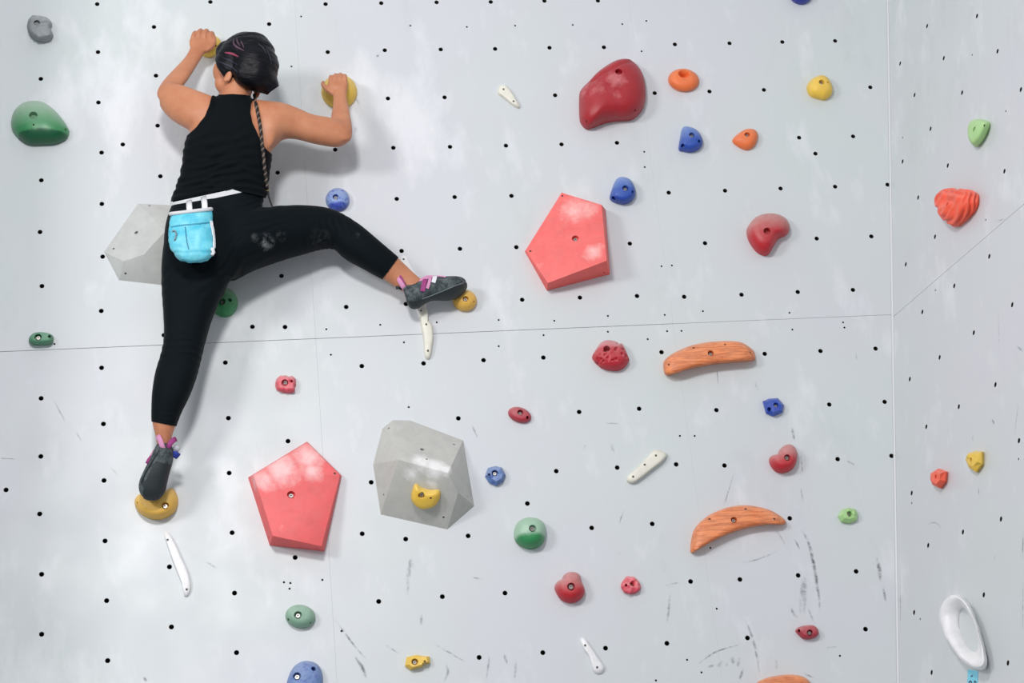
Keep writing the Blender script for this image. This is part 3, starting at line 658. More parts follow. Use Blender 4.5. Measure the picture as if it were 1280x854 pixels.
hold('small faceted lime hold right of the lower orange ledge', [(1047,646),(1051,638),(1060,635),(1069,637),(1072,643),(1071,651),(1061,655),(1051,653)], m_lime, h=.03, facet=True, top=.62, bolts=[(1062,642.5,3.2)])
hold('small dark red drop-shaped hold near the bottom right', [(994,789),(999,784),(1010,782),(1018,783),(1023,789),(1022,795),(1014,799),(1004,799),(998,794)], m_crimson, h=.032, apex=(1010,790), p=.6, flat=.3, bolts=[(1012.5,791,3.5)], holes=[(998.5,788.5,1.8)])
hold('orange wood-look ledge cut off by the bottom edge', [(945,856),(950,851),(965,846),(985,843.5),(1000,845),(1010,850),(1014,858),(1008,866),(985,872),(960,872),(948,866)], m_owood, h=.05, p=.45, flat=.4, N=70, lean=.85)

# --- right wall
hold('lime green shield-shaped hold on the right wall', [(1213,160),(1216,152),(1224,149),(1234,151),(1238,155),(1234,168),(1228,178),(1221,184),(1215,178),(1213,170)], m_lime, h=.04, p=.6, flat=.35, plane=RIGHT, bolts=[(1217.5,161.5,2.8)], screws=[(1231,157)])
def ribs(q, pl):
    return 0.0055 * math.sin((q.x - 0.2 * q.z + 0.005 * math.sin(q.z * 85)) * 400)
hold('coral ribbed shell-like hold on the right wall', [(1176,252),(1180,243),(1189,238),(1203,238),(1218,240),(1224,245),(1223,258),(1216,269),(1206,278),(1197,283),(1186,276),(1179,265)], m_salmon, h=.055, p=.55, flat=.25, plane=RIGHT, disp=ribs, N=130, K=40, lean=.3, holes=[(1184,255,2.6)], sharp=80)
hold('small faceted yellow hold on the right wall', [(1209,575),(1212,567),(1222,564),(1230,565),(1230,580),(1222,591),(1214,586)], m_yellow, h=.035, facet=True, top=.6, plane=RIGHT, bolts=[(1213.5,575,2.4)])
hold('small faceted coral hold on the right wall', [(1165,592),(1175,586),(1185,590),(1184,602),(1177,611),(1168,607),(1165,600)], m_salmon, h=.035, facet=True, top=.6, plane=RIGHT, bolts=[(1169.5,596,2.2)])

# white ring jug: outer rim on the wall, rolled crest, inner rim back to the wall
def ring_hold():
    outer = [(1175,770),(1178,757),(1186,747),(1196,743),(1206,748),(1216,762),(1225,785),(1232,812),(1235,828),(1231,837),(1220,837),(1205,828),(1190,810),(1179,790)]
    inner = [(1199,772),(1201,764),(1204,761),(1208,763),(1212,770),(1217,780),(1221,790),(1223,803),(1222,811),(1219,815),(1214,813),(1208,805),(1202,793),(1199,782)]
    N = 56; rs = lambda P: catmull(P, 4, True)
    A, Bq = rs(outer), rs(inner); N = len(A); V, Fc = [], []
    prof = [(0, -.001), (.02, .018), (.07, .034), (.16, .044), (.28, .046), (.45, .040), (.65, .028), (.85, .013), (.97, .003), (1, -.001)]
    v = (RIGHT.hit(1203, 790) - CAM); vn = -v.dot(RIGHT.n); lat = (v + RIGHT.n * vn) / vn
    for t, h in prof:
        for k in range(N):
            q = A[k] * (1 - t) + Bq[k] * t; V.append(RIGHT.hit(*q) + (RIGHT.n - lat * 0.8) * h)
    for a in range(len(prof) - 1):
        for k in range(N): Fc.append((a * N + k, a * N + (k + 1) % N, (a + 1) * N + (k + 1) % N, (a + 1) * N + k))
    a = len(prof) - 1
    for k in range(N): Fc.append((k, a * N + k, a * N + (k + 1) % N, (k + 1) % N))
    for i, q in enumerate(V): V[i] = q + RIGHT.n * (0.004 * noise.noise(q * 35))
    root = empty('climbing_hold', RIGHT.hit(1203, 790), 'white ring-shaped jug hold low on the right wall', 'climbing hold', 'climbing holds on the walls')
    bm = bmesh.new(); bv = [bm.verts.new(q) for q in V]
    for f in Fc: bm.faces.new([bv[i] for i in f])
    bmesh.ops.recalc_face_normals(bm, faces=bm.faces); bm.verts.index_update()
    V = [q.co.copy() for q in bm.verts]; Fc = [tuple(x.index for x in f.verts) for f in bm.faces]; bm.free()
    body = mesh_obj('body', V, Fc, m_white, root, sharp=60)
    fixings(root, body, V, Fc, [], [(1207.5,760,1.5),(1223,790,1.4)], [], RIGHT.n)
ring_hold()
# turquoise route tag under the ring jug
m_tag = new_mat('turquoise_tape', (126, 206, 226), 0.5)
q = [RIGHT.uv(*p) for p in ((1210,837),(1223,839),(1222,868),(1209,866))]
V = [RIGHT.pt(x, y, h) for h in (0.0002, 0.0012) for x, y in q]
tg = empty('route_tag', RIGHT.hit(1216, 850), 'turquoise route tag with dark marks taped under the white ring jug', 'tag')
mesh_obj('body', V, [(3,2,1,0),(4,5,6,7),(0,1,5,4),(1,2,6,5),(2,3,7,6),(3,0,4,7)], m_tag, tg, smooth=False)
m_ink = new_mat('tag_ink', (40, 62, 84), 0.6)
parts = []
for (a, b) in (((1211.5,853.5),(1213.5,851.5)),((1213.5,851.5),(1215.5,854)),((1218.5,851.5),(1218.5,857)),((1218.5,851.5),(1221,853.5)),((1211.5,853.5),(1213,858)),((1214,846),(1216.5,845))):
    A = Vector(RIGHT.uv(*a)); Bq = Vector(RIGHT.uv(*b)); t = (Bq - A).normalized(); nn = Vector((-t.y, t.x)) * 0.0022
    parts.append(([RIGHT.pt(p.x, p.y, 0.0016) for p in (A - nn, Bq - nn, Bq + nn, A + nn)], [(0, 1, 2, 3)]))
mesh_obj('ink_marks', *join(*parts), m_ink, tg, smooth=False)

# cut the recesses (one pass)
for body, cutter in CUTS:
    md = body.modifiers.new('cut', 'BOOLEAN'); md.operation = 'DIFFERENCE'; md.solver = 'EXACT'; md.object = cutter
bpy.context.view_layer.update()
dg = bpy.context.evaluated_depsgraph_get()
for body, cutter in CUTS:
    me = bpy.data.meshes.new_from_object(body.evaluated_get(dg))
    smooth_src = any(p.use_smooth for p in body.data.polygons)
    body['_n'] = len(body.data.polygons); old = body.data; body.modifiers.clear(); me.name = 'body'
    if len(me.polygons) > 4: body.data = me
    else: print('boolean failed', body.name)
    if smooth_src: body.data.shade_smooth(); body.data.set_sharp_from_angle(angle=math.radians(62))
    del body['_n']
for body, cutter in CUTS: bpy.data.objects.remove(cutter)

# ------------------------------------------------------------------ the climber
wall_at = at
DS = 0.72                                              # how close the climber hangs to the wall
def at(px, py, d=0.0): return wall_at(px, py, d * DS)
PV, PF = [], []                                        # closed tubes that the voxel remesh fuses into one body
def add_part(V, Fc):
    o = len(PV); PV.extend(V); PF.extend([tuple(i + o for i in f) for f in Fc])
def loft(secs, sub=4, seg=24, ex=2.3, close=True):
    """secs: (x1, y1, x2, y2, depth, half_depth): the two outline points of a limb and its depth off the wall"""
    S = catmull(secs, sub); V, Fc = [], []
    for x1, y1, x2, y2, d, b in S:
        P1, P2 = at(x1, y1, d), at(x2, y2, d); c = (P1 + P2) / 2; h = (P2 - P1) / 2
        r = (CAM - c).normalized(); r = (r - h.normalized() * r.dot(h.normalized())).normalized()
        for k in range(seg):
            a = 2 * PI * k / seg; ca, sa = math.cos(a), math.sin(a)
            ca = math.copysign(abs(ca) ** (2 / ex), ca); sa = math.copysign(abs(sa) ** (2 / ex), sa)
            V.append(c + h * ca + r * (b * sa))
    n = len(S)
    for i in range(n - 1):
        for k in range(seg): Fc.append((i * seg + k, i * seg + (k + 1) % seg, (i + 1) * seg + (k + 1) % seg, (i + 1) * seg + k))
    for base in (0, (n - 1) * seg):
        V.append(sum(V[base:base + seg], Vector()) / seg)
        for k in range(seg): Fc.append((base + k, base + (k + 1) % seg, len(V) - 1))
    return V, Fc
def ellipsoid(c, ax, seg=20, rings=12):
    """ax: three semi-axis vectors"""
    V, Fc = [], []
    for i in range(rings + 1):
        th = PI * i / rings
        for k in range(seg):
            ph = 2 * PI * k / seg
            V.append(c + ax[0] * (math.sin(th) * math.cos(ph)) + ax[1] * (math.sin(th) * math.sin(ph)) + ax[2] * math.cos(th))
    for i in range(rings):
        for k in range(seg): Fc.append((i * seg + k, i * seg + (k + 1) % seg, (i + 1) * seg + (k + 1) % seg, (i + 1) * seg + k))
    return V, Fc
def ball(c, r): return ellipsoid(Vector(c), (Vector((r, 0, 0)), Vector((0, r, 0)), Vector((0, 0, r))))
def limb(pts, sub=4, seg=12):
    """pts: (px, py, depth, radius)"""
    S = catmull([(*at(x, y, d), r) for x, y, d, r in pts], sub)
    V, Fc = tube([s[:3] for s in S], [float(s[3]) for s in S], seg)
    add_part(V, Fc); add_part(*ball(S[-1][:3], float(S[-1][3]))); add_part(*ball(S[0][:3], float(S[0][3])))

# trunk and neck
add_part(*loft([(212,330,296,348,.24,.085),(207,312,308,325,.25,.105),(206,294,314,300,.255,.115),(209,274,322,276,.25,.105),(215,257,327,258,.25,.088),(223,233,331,239,.262,.08),
    (229,206,336,214,.285,.082),(231,186,339,190,.305,.086),(237,166,338,170,.32,.086),(248,147,333,152,.332,.076),(262,132,322,135,.335,.06),(272,121,314,124,.332,.045)], ex=2.5))
add_part(*loft([(272,132,312,136,.335,.05),(276,118,311,120,.335,.048),(280,106,312,108,.335,.05),(284,94,316,94,.335,.055)]))
# shoulder blades
add_part(*ellipsoid(at(270,158,.375), (Vector((.05,0,-.02)), Vector((.01,.018,0)), Vector((.02,0,.075)))))
add_part(*ellipsoid(at(326,163,.37), (Vector((.045,0,.02)), Vector((-.01,.02,0)), Vector((-.02,0,.075)))))
# left arm
add_part(*loft([(268,124,262,168,.335,.055),(252,118,243,163,.33,.058),(238,112,226,155,.315,.052),(225,107,214,148,.29,.046),(213,104,205,139,.268,.04),(204,106,199,131,.255,.03)]))
add_part(*loft([(196,122,222,128,.255,.034),(196,113,227,112,.25,.04),(205,99,235,101,.228,.038),(218,85,243,89,.192,.032),(230,72,249,79,.16,.025),(236,63,254,70,.145,.021),(238,58,257,63,.138,.019)]))
# right arm
add_part(*loft([(318,126,326,186,.33,.055),(336,129,341,184,.33,.06),(353,131,353,172,.325,.055),(372,137,369,172,.31,.045),(391,145,388,177,.295,.042),(410,148,406,181,.28,.04),(427,154,423,183,.27,.036),(437,164,435,178,.265,.026)]))
add_part(*loft([(407,174,440,176,.268,.034),(411,160,441,161,.26,.04),(413,146,439,147,.235,.038),(415,133,437,133,.2,.031),(416,122,434,122,.168,.025),(416,114,434,114,.152,.021),(415,109,434,109,.146,.019)]))
# legs
add_part(*loft([(207,296,280,312,.25,.1),(203,330,288,345,.24,.098),(203,360,276,372,.235,.09),(205,390,264,400,.23,.08),(206,420,256,428,.225,.07),(202,442,251,449,.225,.066),
    (195,465,245,472,.23,.066),(191,490,236,496,.225,.06),(190,510,227,514,.215,.05),(190,528,220,532,.205,.042),(194,545,215,547,.195,.032),(196,560,212,561,.185,.03),(192,580,209,581,.165,.03)]))
add_part(*loft([(270,270,255,340,.25,.095),(300,266,288,347,.245,.1),(325,265,319,333,.235,.094),(350,262.5,350,322,.215,.085),(375,261,379,314,.195,.075),(398,262,402,308,.175,.068),(415,265,418,308,.165,.06),
    (432,273,426,316,.16,.058),(450,285,437,324,.155,.058),(466,298,452,332,.15,.053),(482,311,467,341,.14,.045),(497,323,479,348,.125,.038),(508,333,492,357,.115,.032),(521,345,503,364,.11,.03),(530,352,514,371,.105,.028)]))
# left hand: back of the hand towards us, fingers curled over the top of the hold
add_part(*loft([(238,60,258,65,.138,.018),(236,53,263,59,.135,.017),(238,47,265,52,.128,.0145),(241,45,264,48.5,.122,.010)], ex=2.6))
for i, (kx, ky, L) in enumerate(((242,44,.95),(249,41.5,1.05),(256.5,41.5,1.0),(263.5,44,.85))):
    limb([(kx - 1, ky + 7, .132, .0078), (kx, ky, .134, .0088), (kx + 1.5, ky - 3.5 * L, .112, .0076), (kx + 3, ky - 2, .086, .0072), (kx + 4, ky + 4, .07, .0066)])
limb([(258,63,.138,.011), (265,58,.138,.0105), (268,50,.13,.0095), (266,43.5,.118,.0085), (264.5,41,.108,.0075)])
# right hand: closed over the ball hold, thumb standing off to the left
add_part(*loft([(415,112,434,112,.15,.018),(410,106,435,106,.152,.018),(410.5,101,434.5,101.5,.146,.015),(412,99.5,433,99.5,.138,.010)], ex=2.6))
for i, (kx, ky, L) in enumerate(((413.5,99,.85),(419.5,97.5,1.0),(425.5,97,1.05),(431.5,98,.95))):
    limb([(kx, ky + 7, .152, .0076), (kx, ky, .153, .0086), (kx, ky - 3.5 * L, .13, .0076), (kx + .5, ky - 2, .104, .0072), (kx + 1, ky + 3, .092, .0066)])
limb([(417,117,.15,.011), (411,113,.15,.0108), (406,109,.14,.0098), (403,105.5,.124,.0085), (403.5,103,.112,.0074)])

# head, turned to the left and into the wall
HC = at(303, 93, .335); PHI = math.radians(46)
HF = Vector((-math.sin(PHI), math.cos(PHI), 0.10)).normalized(); HR = Vector((math.cos(PHI), math.sin(PHI), 0)).normalized(); HU = HR.cross(HF)
def hp(x, y, z): return HC + HR * x + HF * y + HU * z
def hell(c, r): return ellipsoid(hp(*c), (HR * r[0], HF * r[1], HU * r[2]))
for c, r in (((0,-.012,.036),(.074,.094,.086)),((0,.03,-.035),(.058,.06,.07)),((0,.068,-.088),(.024,.02,.02)),((0,.05,-.068),(.042,.04,.035)),((.036,.058,-.03),(.028,.026,.03)),((-.036,.056,-.03),(.028,.028,.034)),((.045,.05,.012),(.03,.035,.045)),((-.045,.05,.012),(.03,.036,.045)),
             ((0,.082,.012),(.05,.012,.014)),((0,.09,-.012),(.011,.016,.026)),((0,.1,-.028),(.015,.015,.012)),((0,.084,-.058),(.022,.012,.007)),((0,.083,-.067),(.02,.011,.007)),
             ((.070,-.004,-.032),(.008,.018,.027)),((-.070,-.004,-.032),(.008,.018,.027)),((-.074,-.011,-.026),(.005,.010,.016)),((.074,-.011,-.026),(.005,.010,.016)),((-.077,.003,-.05),(.006,.009,.011)),((.077,.003,-.05),(.006,.009,.011))):
    add_part(*hell(c, r))

def remesh(V, Fc, voxel):
    me = bpy.data.meshes.new('tmp'); me.from_pydata([tuple(v) for v in V], [], Fc)
    bm = bmesh.new(); bm.from_mesh(me)
    bmesh.ops.remove_doubles(bm, verts=bm.verts[:], dist=1e-6); bmesh.ops.recalc_face_normals(bm, faces=bm.faces); bm.to_mesh(me); bm.free()
    o = bpy.data.objects.new('tmp', me); col.objects.link(o)
    r = o.modifiers.new('r', 'REMESH'); r.mode = 'VOXEL'; r.voxel_size = voxel; r.adaptivity = 0
    bpy.context.view_layer.update()
    m2 = o.evaluated_get(bpy.context.evaluated_depsgraph_get()).to_mesh()
    v = np.empty(len(m2.vertices) * 3); m2.vertices.foreach_get('co', v); v = v.reshape(-1, 3)
    m2.calc_loop_triangles(); t = np.empty(len(m2.loop_triangles) * 3, int); m2.loop_triangles.foreach_get('vertices', t); t = t.reshape(-1, 3)
    e = np.empty(len(m2.edges) * 2, int); m2.edges.foreach_get('vertices', e); e = e.reshape(-1, 2)
    bpy.data.objects.remove(o)
    return v, t, e
def relax(v, e, it, w):
    """w: weight per vertex or number"""
    deg = np.bincount(e.ravel(), minlength=len(v)).astype(float)[:, None]; w = np.asarray(w, float)
    w = w[:, None] if w.ndim else w
    for _ in range(it):
        s = np.stack([np.bincount(e[:, 0], weights=v[e[:, 1], k], minlength=len(v)) + np.bincount(e[:, 1], weights=v[e[:, 0], k], minlength=len(v)) for k in range(3)], 1)
        v = v + (s / np.maximum(deg, 1) - v) * w
    return v
def normals(v, t):
    fn = np.cross(v[t[:, 1]] - v[t[:, 0]], v[t[:, 2]] - v[t[:, 0]]); n = np.zeros_like(v)
    for k in range(3):
        for c in range(3): n[:, c] += np.bincount(t[:, k], weights=fn[:, c], minlength=len(v))
    return n / np.maximum(np.linalg.norm(n, axis=1, keepdims=True), 1e-12)
def clip(v, t, f):
    """keep f < 0; boundary cut by interpolation so that the hem is smooth"""
    ins = f < 0; cnt = ins[t].sum(1); keep = t[cnt == 3].tolist(); nv = []; cache = {}; base = len(v)
    def cut(a, b):
        k = (a, b) if a < b else (b, a)
        if k not in cache:
            s = f[k[0]] / (f[k[0]] - f[k[1]]); nv.append(v[k[0]] + (v[k[1]] - v[k[0]]) * s); cache[k] = base + len(nv) - 1
        return cache[k]
    for tri in t[(cnt == 1) | (cnt == 2)]:
        P = []
        for i in range(3):
            a, b = tri[i], tri[(i + 1) % 3]
            if ins[a]: P.append(a)
            if ins[a] != ins[b]: P.append(cut(a, b))
        for i in range(1, len(P) - 1): keep.append([P[0], P[i], P[i + 1]])
    v2 = np.vstack([v, np.array(nv).reshape(-1, 3)]); t2 = np.array(keep)
    used = np.unique(t2); mp = np.full(len(v2), -1); mp[used] = np.arange(len(used))
    return v2[used], mp[t2], used
def poly_sd(P, poly):
    """signed distance (pixels) to a polygon, negative inside"""
    poly = np.array(poly, float); x, y = P[:, 0], P[:, 1]; ins = np.zeros(len(P), bool); d = np.full(len(P), 1e9)
    for i in range(len(poly)):
        a, b = poly[i - 1], poly[i]; ab = b - a
        tt = np.clip(((x - a[0]) * ab[0] + (y - a[1]) * ab[1]) / (ab @ ab + 1e-9), 0, 1)
        d = np.minimum(d, np.hypot(x - a[0] - tt * ab[0], y - a[1] - tt * ab[1]))
        c = ((a[1] > y) != (b[1] > y)) & (x < (b[0] - a[0]) * (y - a[1]) / (b[1] - a[1] + 1e-12) + a[0]); ins ^= c
    return np.where(ins, -d, d)
def fast_mesh(name, v, t, mat, parent):
    me = bpy.data.meshes.new(name); off = np.array(root_loc(parent))
    me.from_pydata((v - off).tolist(), [], t.tolist()); me.materials.append(mat); me.shade_smooth()
    o = bpy.data.objects.new(name, me); col.objects.link(o); o.parent = parent; return o

def skin_material():
    m = new_mat('skin', (196, 138, 106), 0.5); bs = m.node_tree.nodes['Principled BSDF']
    geo = nd(m, 'ShaderNodeNewGeometry'); n = noise_tex(m, 14, 4, 0.6, geo.outputs['Position'])
    c = mixc(m, ramp(m, n.outputs['Fac'], [(0.35, g(0)), (0.7, g(1))]).outputs[0], lin((196, 134, 98)), lin((182, 116, 82)))
    lk(m, c, bs.inputs['Base Color']); bs.inputs['Subsurface Weight'].default_value = 0.12; bs.inputs['Subsurface Radius'].default_value = (0.012, 0.005, 0.003)
    n2 = noise_tex(m, 500, 2, 0.5, geo.outputs['Position']); bump(m, n2.outputs['Fac'], 0.15, 0.0008); return m
def cloth(name, c, rough, wale, chalk=None):
    m = new_mat(name, c, rough, spec=0.12); bs = m.node_tree.nodes['Principled BSDF']
    geo = nd(m, 'ShaderNodeNewGeometry'); n = noise_tex(m, wale, 3, 0.6, geo.outputs['Position'])
    bump(m, n.outputs['Fac'], 0.3, 0.0008); base = lin(c)
    if chalk:
        n2 = noise_tex(m, 55, 5, 0.7, geo.outputs['Position']); tot = None
        for (px, py, d, rad, k) in chalk:
            dn = nd(m, 'ShaderNodeVectorMath', operation='DISTANCE'); lk(m, geo.outputs['Position'], dn.inputs[0]); dn.inputs[1].default_value = at(px, py, d)
            f = nd(m, 'ShaderNodeMapRange'); f.inputs[1].default_value = rad; f.inputs[2].default_value = 0; f.inputs[4].default_value = k
            lk(m, dn.outputs['Value'], f.inputs[0]); tot = f.outputs[0] if tot is None else mth(m, 'MAXIMUM', tot, f.outputs[0])
        f = mth(m, 'MULTIPLY', tot, ramp(m, n2.outputs['Fac'], [(0.45, g(0)), (0.66, g(1))]).outputs[0])
        base = mixc(m, f, base, lin((170, 176, 178)))
        lk(m, base, bs.inputs['Base Color'])
    bs.inputs['Sheen Weight'].default_value = 0.04; bs.inputs['Sheen Roughness'].default_value = 0.4
    return m
M['skin'] = skin_material()
M['tank'] = cloth('black_jersey', (6, 12, 16), 0.85, 900)
M['leggings'] = cloth('black_stretch', (4, 13, 18), 0.75, 900, [(333,303,.33,.034,.55),(318,298,.35,.022,.4),(352,295,.32,.022,.25),(400,300,.24,.05,.1),(446,296,.22,.018,.4)])

person = empty('person', at(250, 300, .24), 'woman in black tank top and leggings climbing the wall, one leg raised', 'person')
bv, bt, be = remesh(PV, PF, 0.0034)
px = to_px(bv)
dh = np.minimum(np.hypot(px[:, 0] - 253, px[:, 1] - 50), np.hypot(px[:, 0] - 420, px[:, 1] - 103)); dhead = np.linalg.norm(bv - np.array(HC), axis=1)
w = np.clip((dh - 14) / 14, 0.0, 1) * np.clip((dhead - .09) / .05, 0.12, 1)
bv = relax(bv, be, 2, 0.35)
bv = relax(bv, be, 46, 0.5 * w)
bn = normals(bv, bt)
if (bn * (bv - bv.mean(0))).sum() < 0: bt = bt[:, ::-1]; bn = -bn
body = fast_mesh('body', bv, bt, M['skin'], person)
px = to_px(bv)

# clothes grow out of the body's own surface
def fold_field(v, terms):
    o = np.zeros(len(v))
    for (cx, cy, rad, ang, wl, amp, seed) in terms:
        P = to_px(v); dx, dy = P[:, 0] - cx, P[:, 1] - cy; a = math.radians(ang)
        along = dx * math.cos(a) + dy * math.sin(a); across = -dx * math.sin(a) + dy * math.cos(a)
        m_ = np.exp(-(dx * dx + dy * dy) / (rad * rad)); idx = np.where(m_ > 0.02)[0]
        for i in idx:
            q = Vector(v[i]) * 9 + Vector((seed, 0, 0)); n1 = noise.noise(q)
            s = math.sin(across[i] / wl * 2 * PI + n1 * 7 + along[i] * 0.02)
            o[i] += amp * m_[i] * (s * (0.55 + 0.45 * noise.noise(q * 0.6 + Vector((0, 7, 0)))))
    return o
def garment(name, f, off, mat, folds, thick=0.0022, extra=None):
    v, t, used = clip(bv, bt, f); n = normals(v, t)
    o = off + fold_field(v, folds)
    if extra is not None: o = o + extra(to_px(v))
    v = v + n * o[:, None]
    ob = fast_mesh(name, v, t, mat, person)
    s = ob.modifiers.new('thickness', 'SOLIDIFY'); s.thickness = thick; s.offset = -1
    return ob, v, t
waist = 240 - (px[:, 0] - 215) * 0.12 - px[:, 1]
cuff1 = np.where((px[:, 0] < 262) & (px[:, 1] > 460), px[:, 1] - (527 + (px[:, 0] - 190) * 0.2), -99)
cuff2 = np.where((px[:, 0] > 440) & (px[:, 1] > 280), ((px[:, 0] - 497.5) * 25 + (px[:, 1] - 322.5) * 18.5) / 31.1, -99)
leggings, lv, lt = garment('leggings', np.maximum(np.maximum(waist, cuff1), cuff2), 0.0028, M['leggings'],
    [(300,262,40,-5,9,.0035,1),(320,285,40,-12,12,.003,2),(418,288,18,80,8,.0045,3),(405,300,16,70,7,.003,4),(245,345,45,-35,16,.003,5),(228,440,26,15,11,.0025,6),(280,330,30,-40,11,.0035,7),(212,520,16,5,7,.0015,8),(485,330,16,40,8,.0015,9)])
tank_poly = [(264,121.5),(277,119.5),(292,118.5),(306,119.5),(318,122),(313,131),(312.5,142),(315,154),(322,170),(331,185),(342,198),(352,204),(350,247),(330,247),(292,238.5),(262,243),(240,249),(214,253.5),(205,250),(205,186),(229,180),(236,170),(247,160),(256,147),(261,134)]
hem = lambda P: 0.0055 * np.clip((P[:, 1] - 215) / 30, 0, 1)
tank, tv, tt = garment('tank_top', poly_sd(px, tank_poly), 0.0055, M['tank'],
    [(270,222,45,-14,11,.006,11),(300,205,40,-12,12,.0045,12),(250,240,30,-8,8,.005,13),(315,235,25,15,9,.005,14),(285,165,38,75,20,.0025,15),(265,188,30,-20,13,.0035,16)], extra=hem)

# hair
HV, HF_ = [], []
for c, r in (((0,-.018,.054),(.09,.106,.09)),((0,-.06,.012),(.084,.077,.088)),((.0,-.075,-.035),(.068,.054,.052)),((-.03,-.055,-.02),(.052,.052,.06)),((0,.045,.085),(.072,.052,.05)),((.04,-.092,-.055),(.036,.03,.036)),((-.066,.01,.022),(.03,.052,.062))):
    a, b = hell(c, r); o = len(HV); HV += a; HF_ += [tuple(i + o for i in q) for q in b]
hv, ht, he = remesh(HV, HF_, 0.004)
hv = relax(hv, he, 14, 0.5); hn = normals(hv, ht)
if (hn * (hv - hv.mean(0))).sum() < 0: ht = ht[:, ::-1]; hn = -hn
L = (hv - np.array(HC)) @ np.array([HR, HF, HU]).T
o = np.zeros(len(hv))
for i, (x, y, z) in enumerate(L):
    # strands sweep from a side parting near the forehead over the crown down to the nape
    a = math.atan2(x - 0.0, 0.075 - z) * 2.2; b = math.hypot(y - 0.09, z - 0.07)
    fl = math.atan2(z - 0.09, 0.10 - y)
    o[i] = 0.0016 * noise.noise(Vector((fl * 26, x * 26 + b * 6, 1.3))) + 0.0012 * noise.noise(Vector((fl * 60, x * 40 + b * 9, 5.1))) + 0.003 * noise.noise(Vector((fl * 9, x * 12, 9)))
hv = hv + hn * o[:, None]
hpx = to_px(hv)
face_line = [(262,40),(267,66),(269,76),(271.5,84),(276,91),(280,96.5),(285,98),(288,103),(296,104),(304,109),(310,117),(318,124),(328,125),(338,115),(360,100),(360,20),(262,20)]
fh = poly_sd(hpx, face_line)
front = np.minimum(L[:, 1] - 0.052 - 0.25 * np.clip(L[:, 2], 0, .2), 0.045 - L[:, 2]) * 300
hv, ht, _ = clip(hv, ht, np.maximum(fh, front))
def hair_material():
    m = new_mat('black_hair', (3, 4, 7), 0.38, spec=0.22); bs = m.node_tree.nodes['Principled BSDF']
    geo = nd(m, 'ShaderNodeNewGeometry'); mp = nd(m, 'ShaderNodeMapping'); mp.inputs['Rotation'].default_value = (0, math.radians(-32), 0); mp.inputs['Scale'].default_value = (14, 40, 110)
    lk(m, geo.outputs['Position'], mp.inputs[0]); n = noise_tex(m, 2.2, 4, 0.65, mp.outputs[0])
    lk(m, mixc(m, ramp(m, n.outputs['Fac'], [(0.45, g(0)), (0.75, g(1))]).outputs[0], lin((3, 4, 8)), lin((14, 16, 28))), bs.inputs['Base Color'])
    bump(m, n.outputs['Fac'], 0.5, 0.003); return m
M['hair'] = hair_material()
hair = fast_mesh('hair', hv, ht, M['hair'], person)
s = hair.modifiers.new('thickness', 'SOLIDIFY'); s.thickness = 0.006; s.offset = -1
htree = bvh_of(hv, ht); 
M['pink'] = new_mat('pink_dyed_hair', (142, 54, 82), 0.5); M['mauve'] = new_mat('mauve_dyed_hair', (84, 58, 78), 0.5); M['bluehair'] = new_mat('blue_grey_hair', (32, 36, 54), 0.45)
def on_surface(tree, pts, lift):
    out = []
    for q in pts:
        r = ray(*q[:2]); h = tree.ray_cast(CAM, r)
        if h[0] is not None: out.append((h[0] + h[1] * lift, h[1]))
    return out
for pts, wd_, mm in (([(281,66),(286,66.5),(292,68),(298,71)],.0042,'pink'),([(292,49),(292,54),(295,58),(300,61),(305,63.5)],.0035,'mauve'),([(301,51),(303,55),(305,60)],.0022,'mauve'),([(296,48),(297,53),(300,57.5)],.0025,'mauve'),
                    ([(273,77),(281,80),(290,84),(297,90)],.003,'bluehair'),([(278,72),(288,76),(297,81)],.002,'bluehair'),([(333,62),(337,70),(339,80)],.0022,'bluehair'),([(322,54),(329,60),(333,68)],.002,'bluehair')):
    S = on_surface(htree, catmull(pts, 5), 0.0006)
    if len(S) > 3:
        n = len(S); V, Fc = tube([p for p, _ in S], [wd_ * (0.25 + 0.75 * math.sin(PI * (i + .5) / n)) for i in range(n)], 8, 0.4, S[n // 2][1])
        mesh_obj('hair_streak', V, Fc, M[mm], hair, smooth=True)['label'] = {'pink': 'pink dyed streak', 'mauve': 'mauve dyed streak', 'bluehair': 'blue-grey streak'}[mm]
# eyes, brows
M['eye'] = new_mat('eye_white', (232, 228, 222), 0.2); M['iris'] = new_mat('iris_brown', (40, 24, 18), 0.2)
for sx in (-1, 1):
    c = hp(sx * .031, .074, -.002); V, Fc = ball(c, .012); e = mesh_obj('eye', V, Fc, M['eye'], person)
    V, Fc = lathe(c + HF * .0108, HF, [(0, 0), (.0055, 0), (.0045, .0016), (0, .0022)], 12); mesh_obj('iris', V, Fc, M['iris'], e)
    V, Fc = tube([hp(sx * x, y, z) for x, y, z in ((.014,.089,.018),(.026,.089,.024),(.038,.081,.023),(.047,.071,.017))], [.0016,.0026,.0022,.001], 6); mesh_obj('eyebrow', V, Fc, M['hair'], person)
    V, Fc = tube([hp(sx * x, y, z) for x, y, z in ((.018,.083,.004),(.030,.0865,.009),(.042,.078,.006),(.049,.069,.001))], .0012, 6); mesh_obj('eyelashes', V, Fc, M['hair'], person)

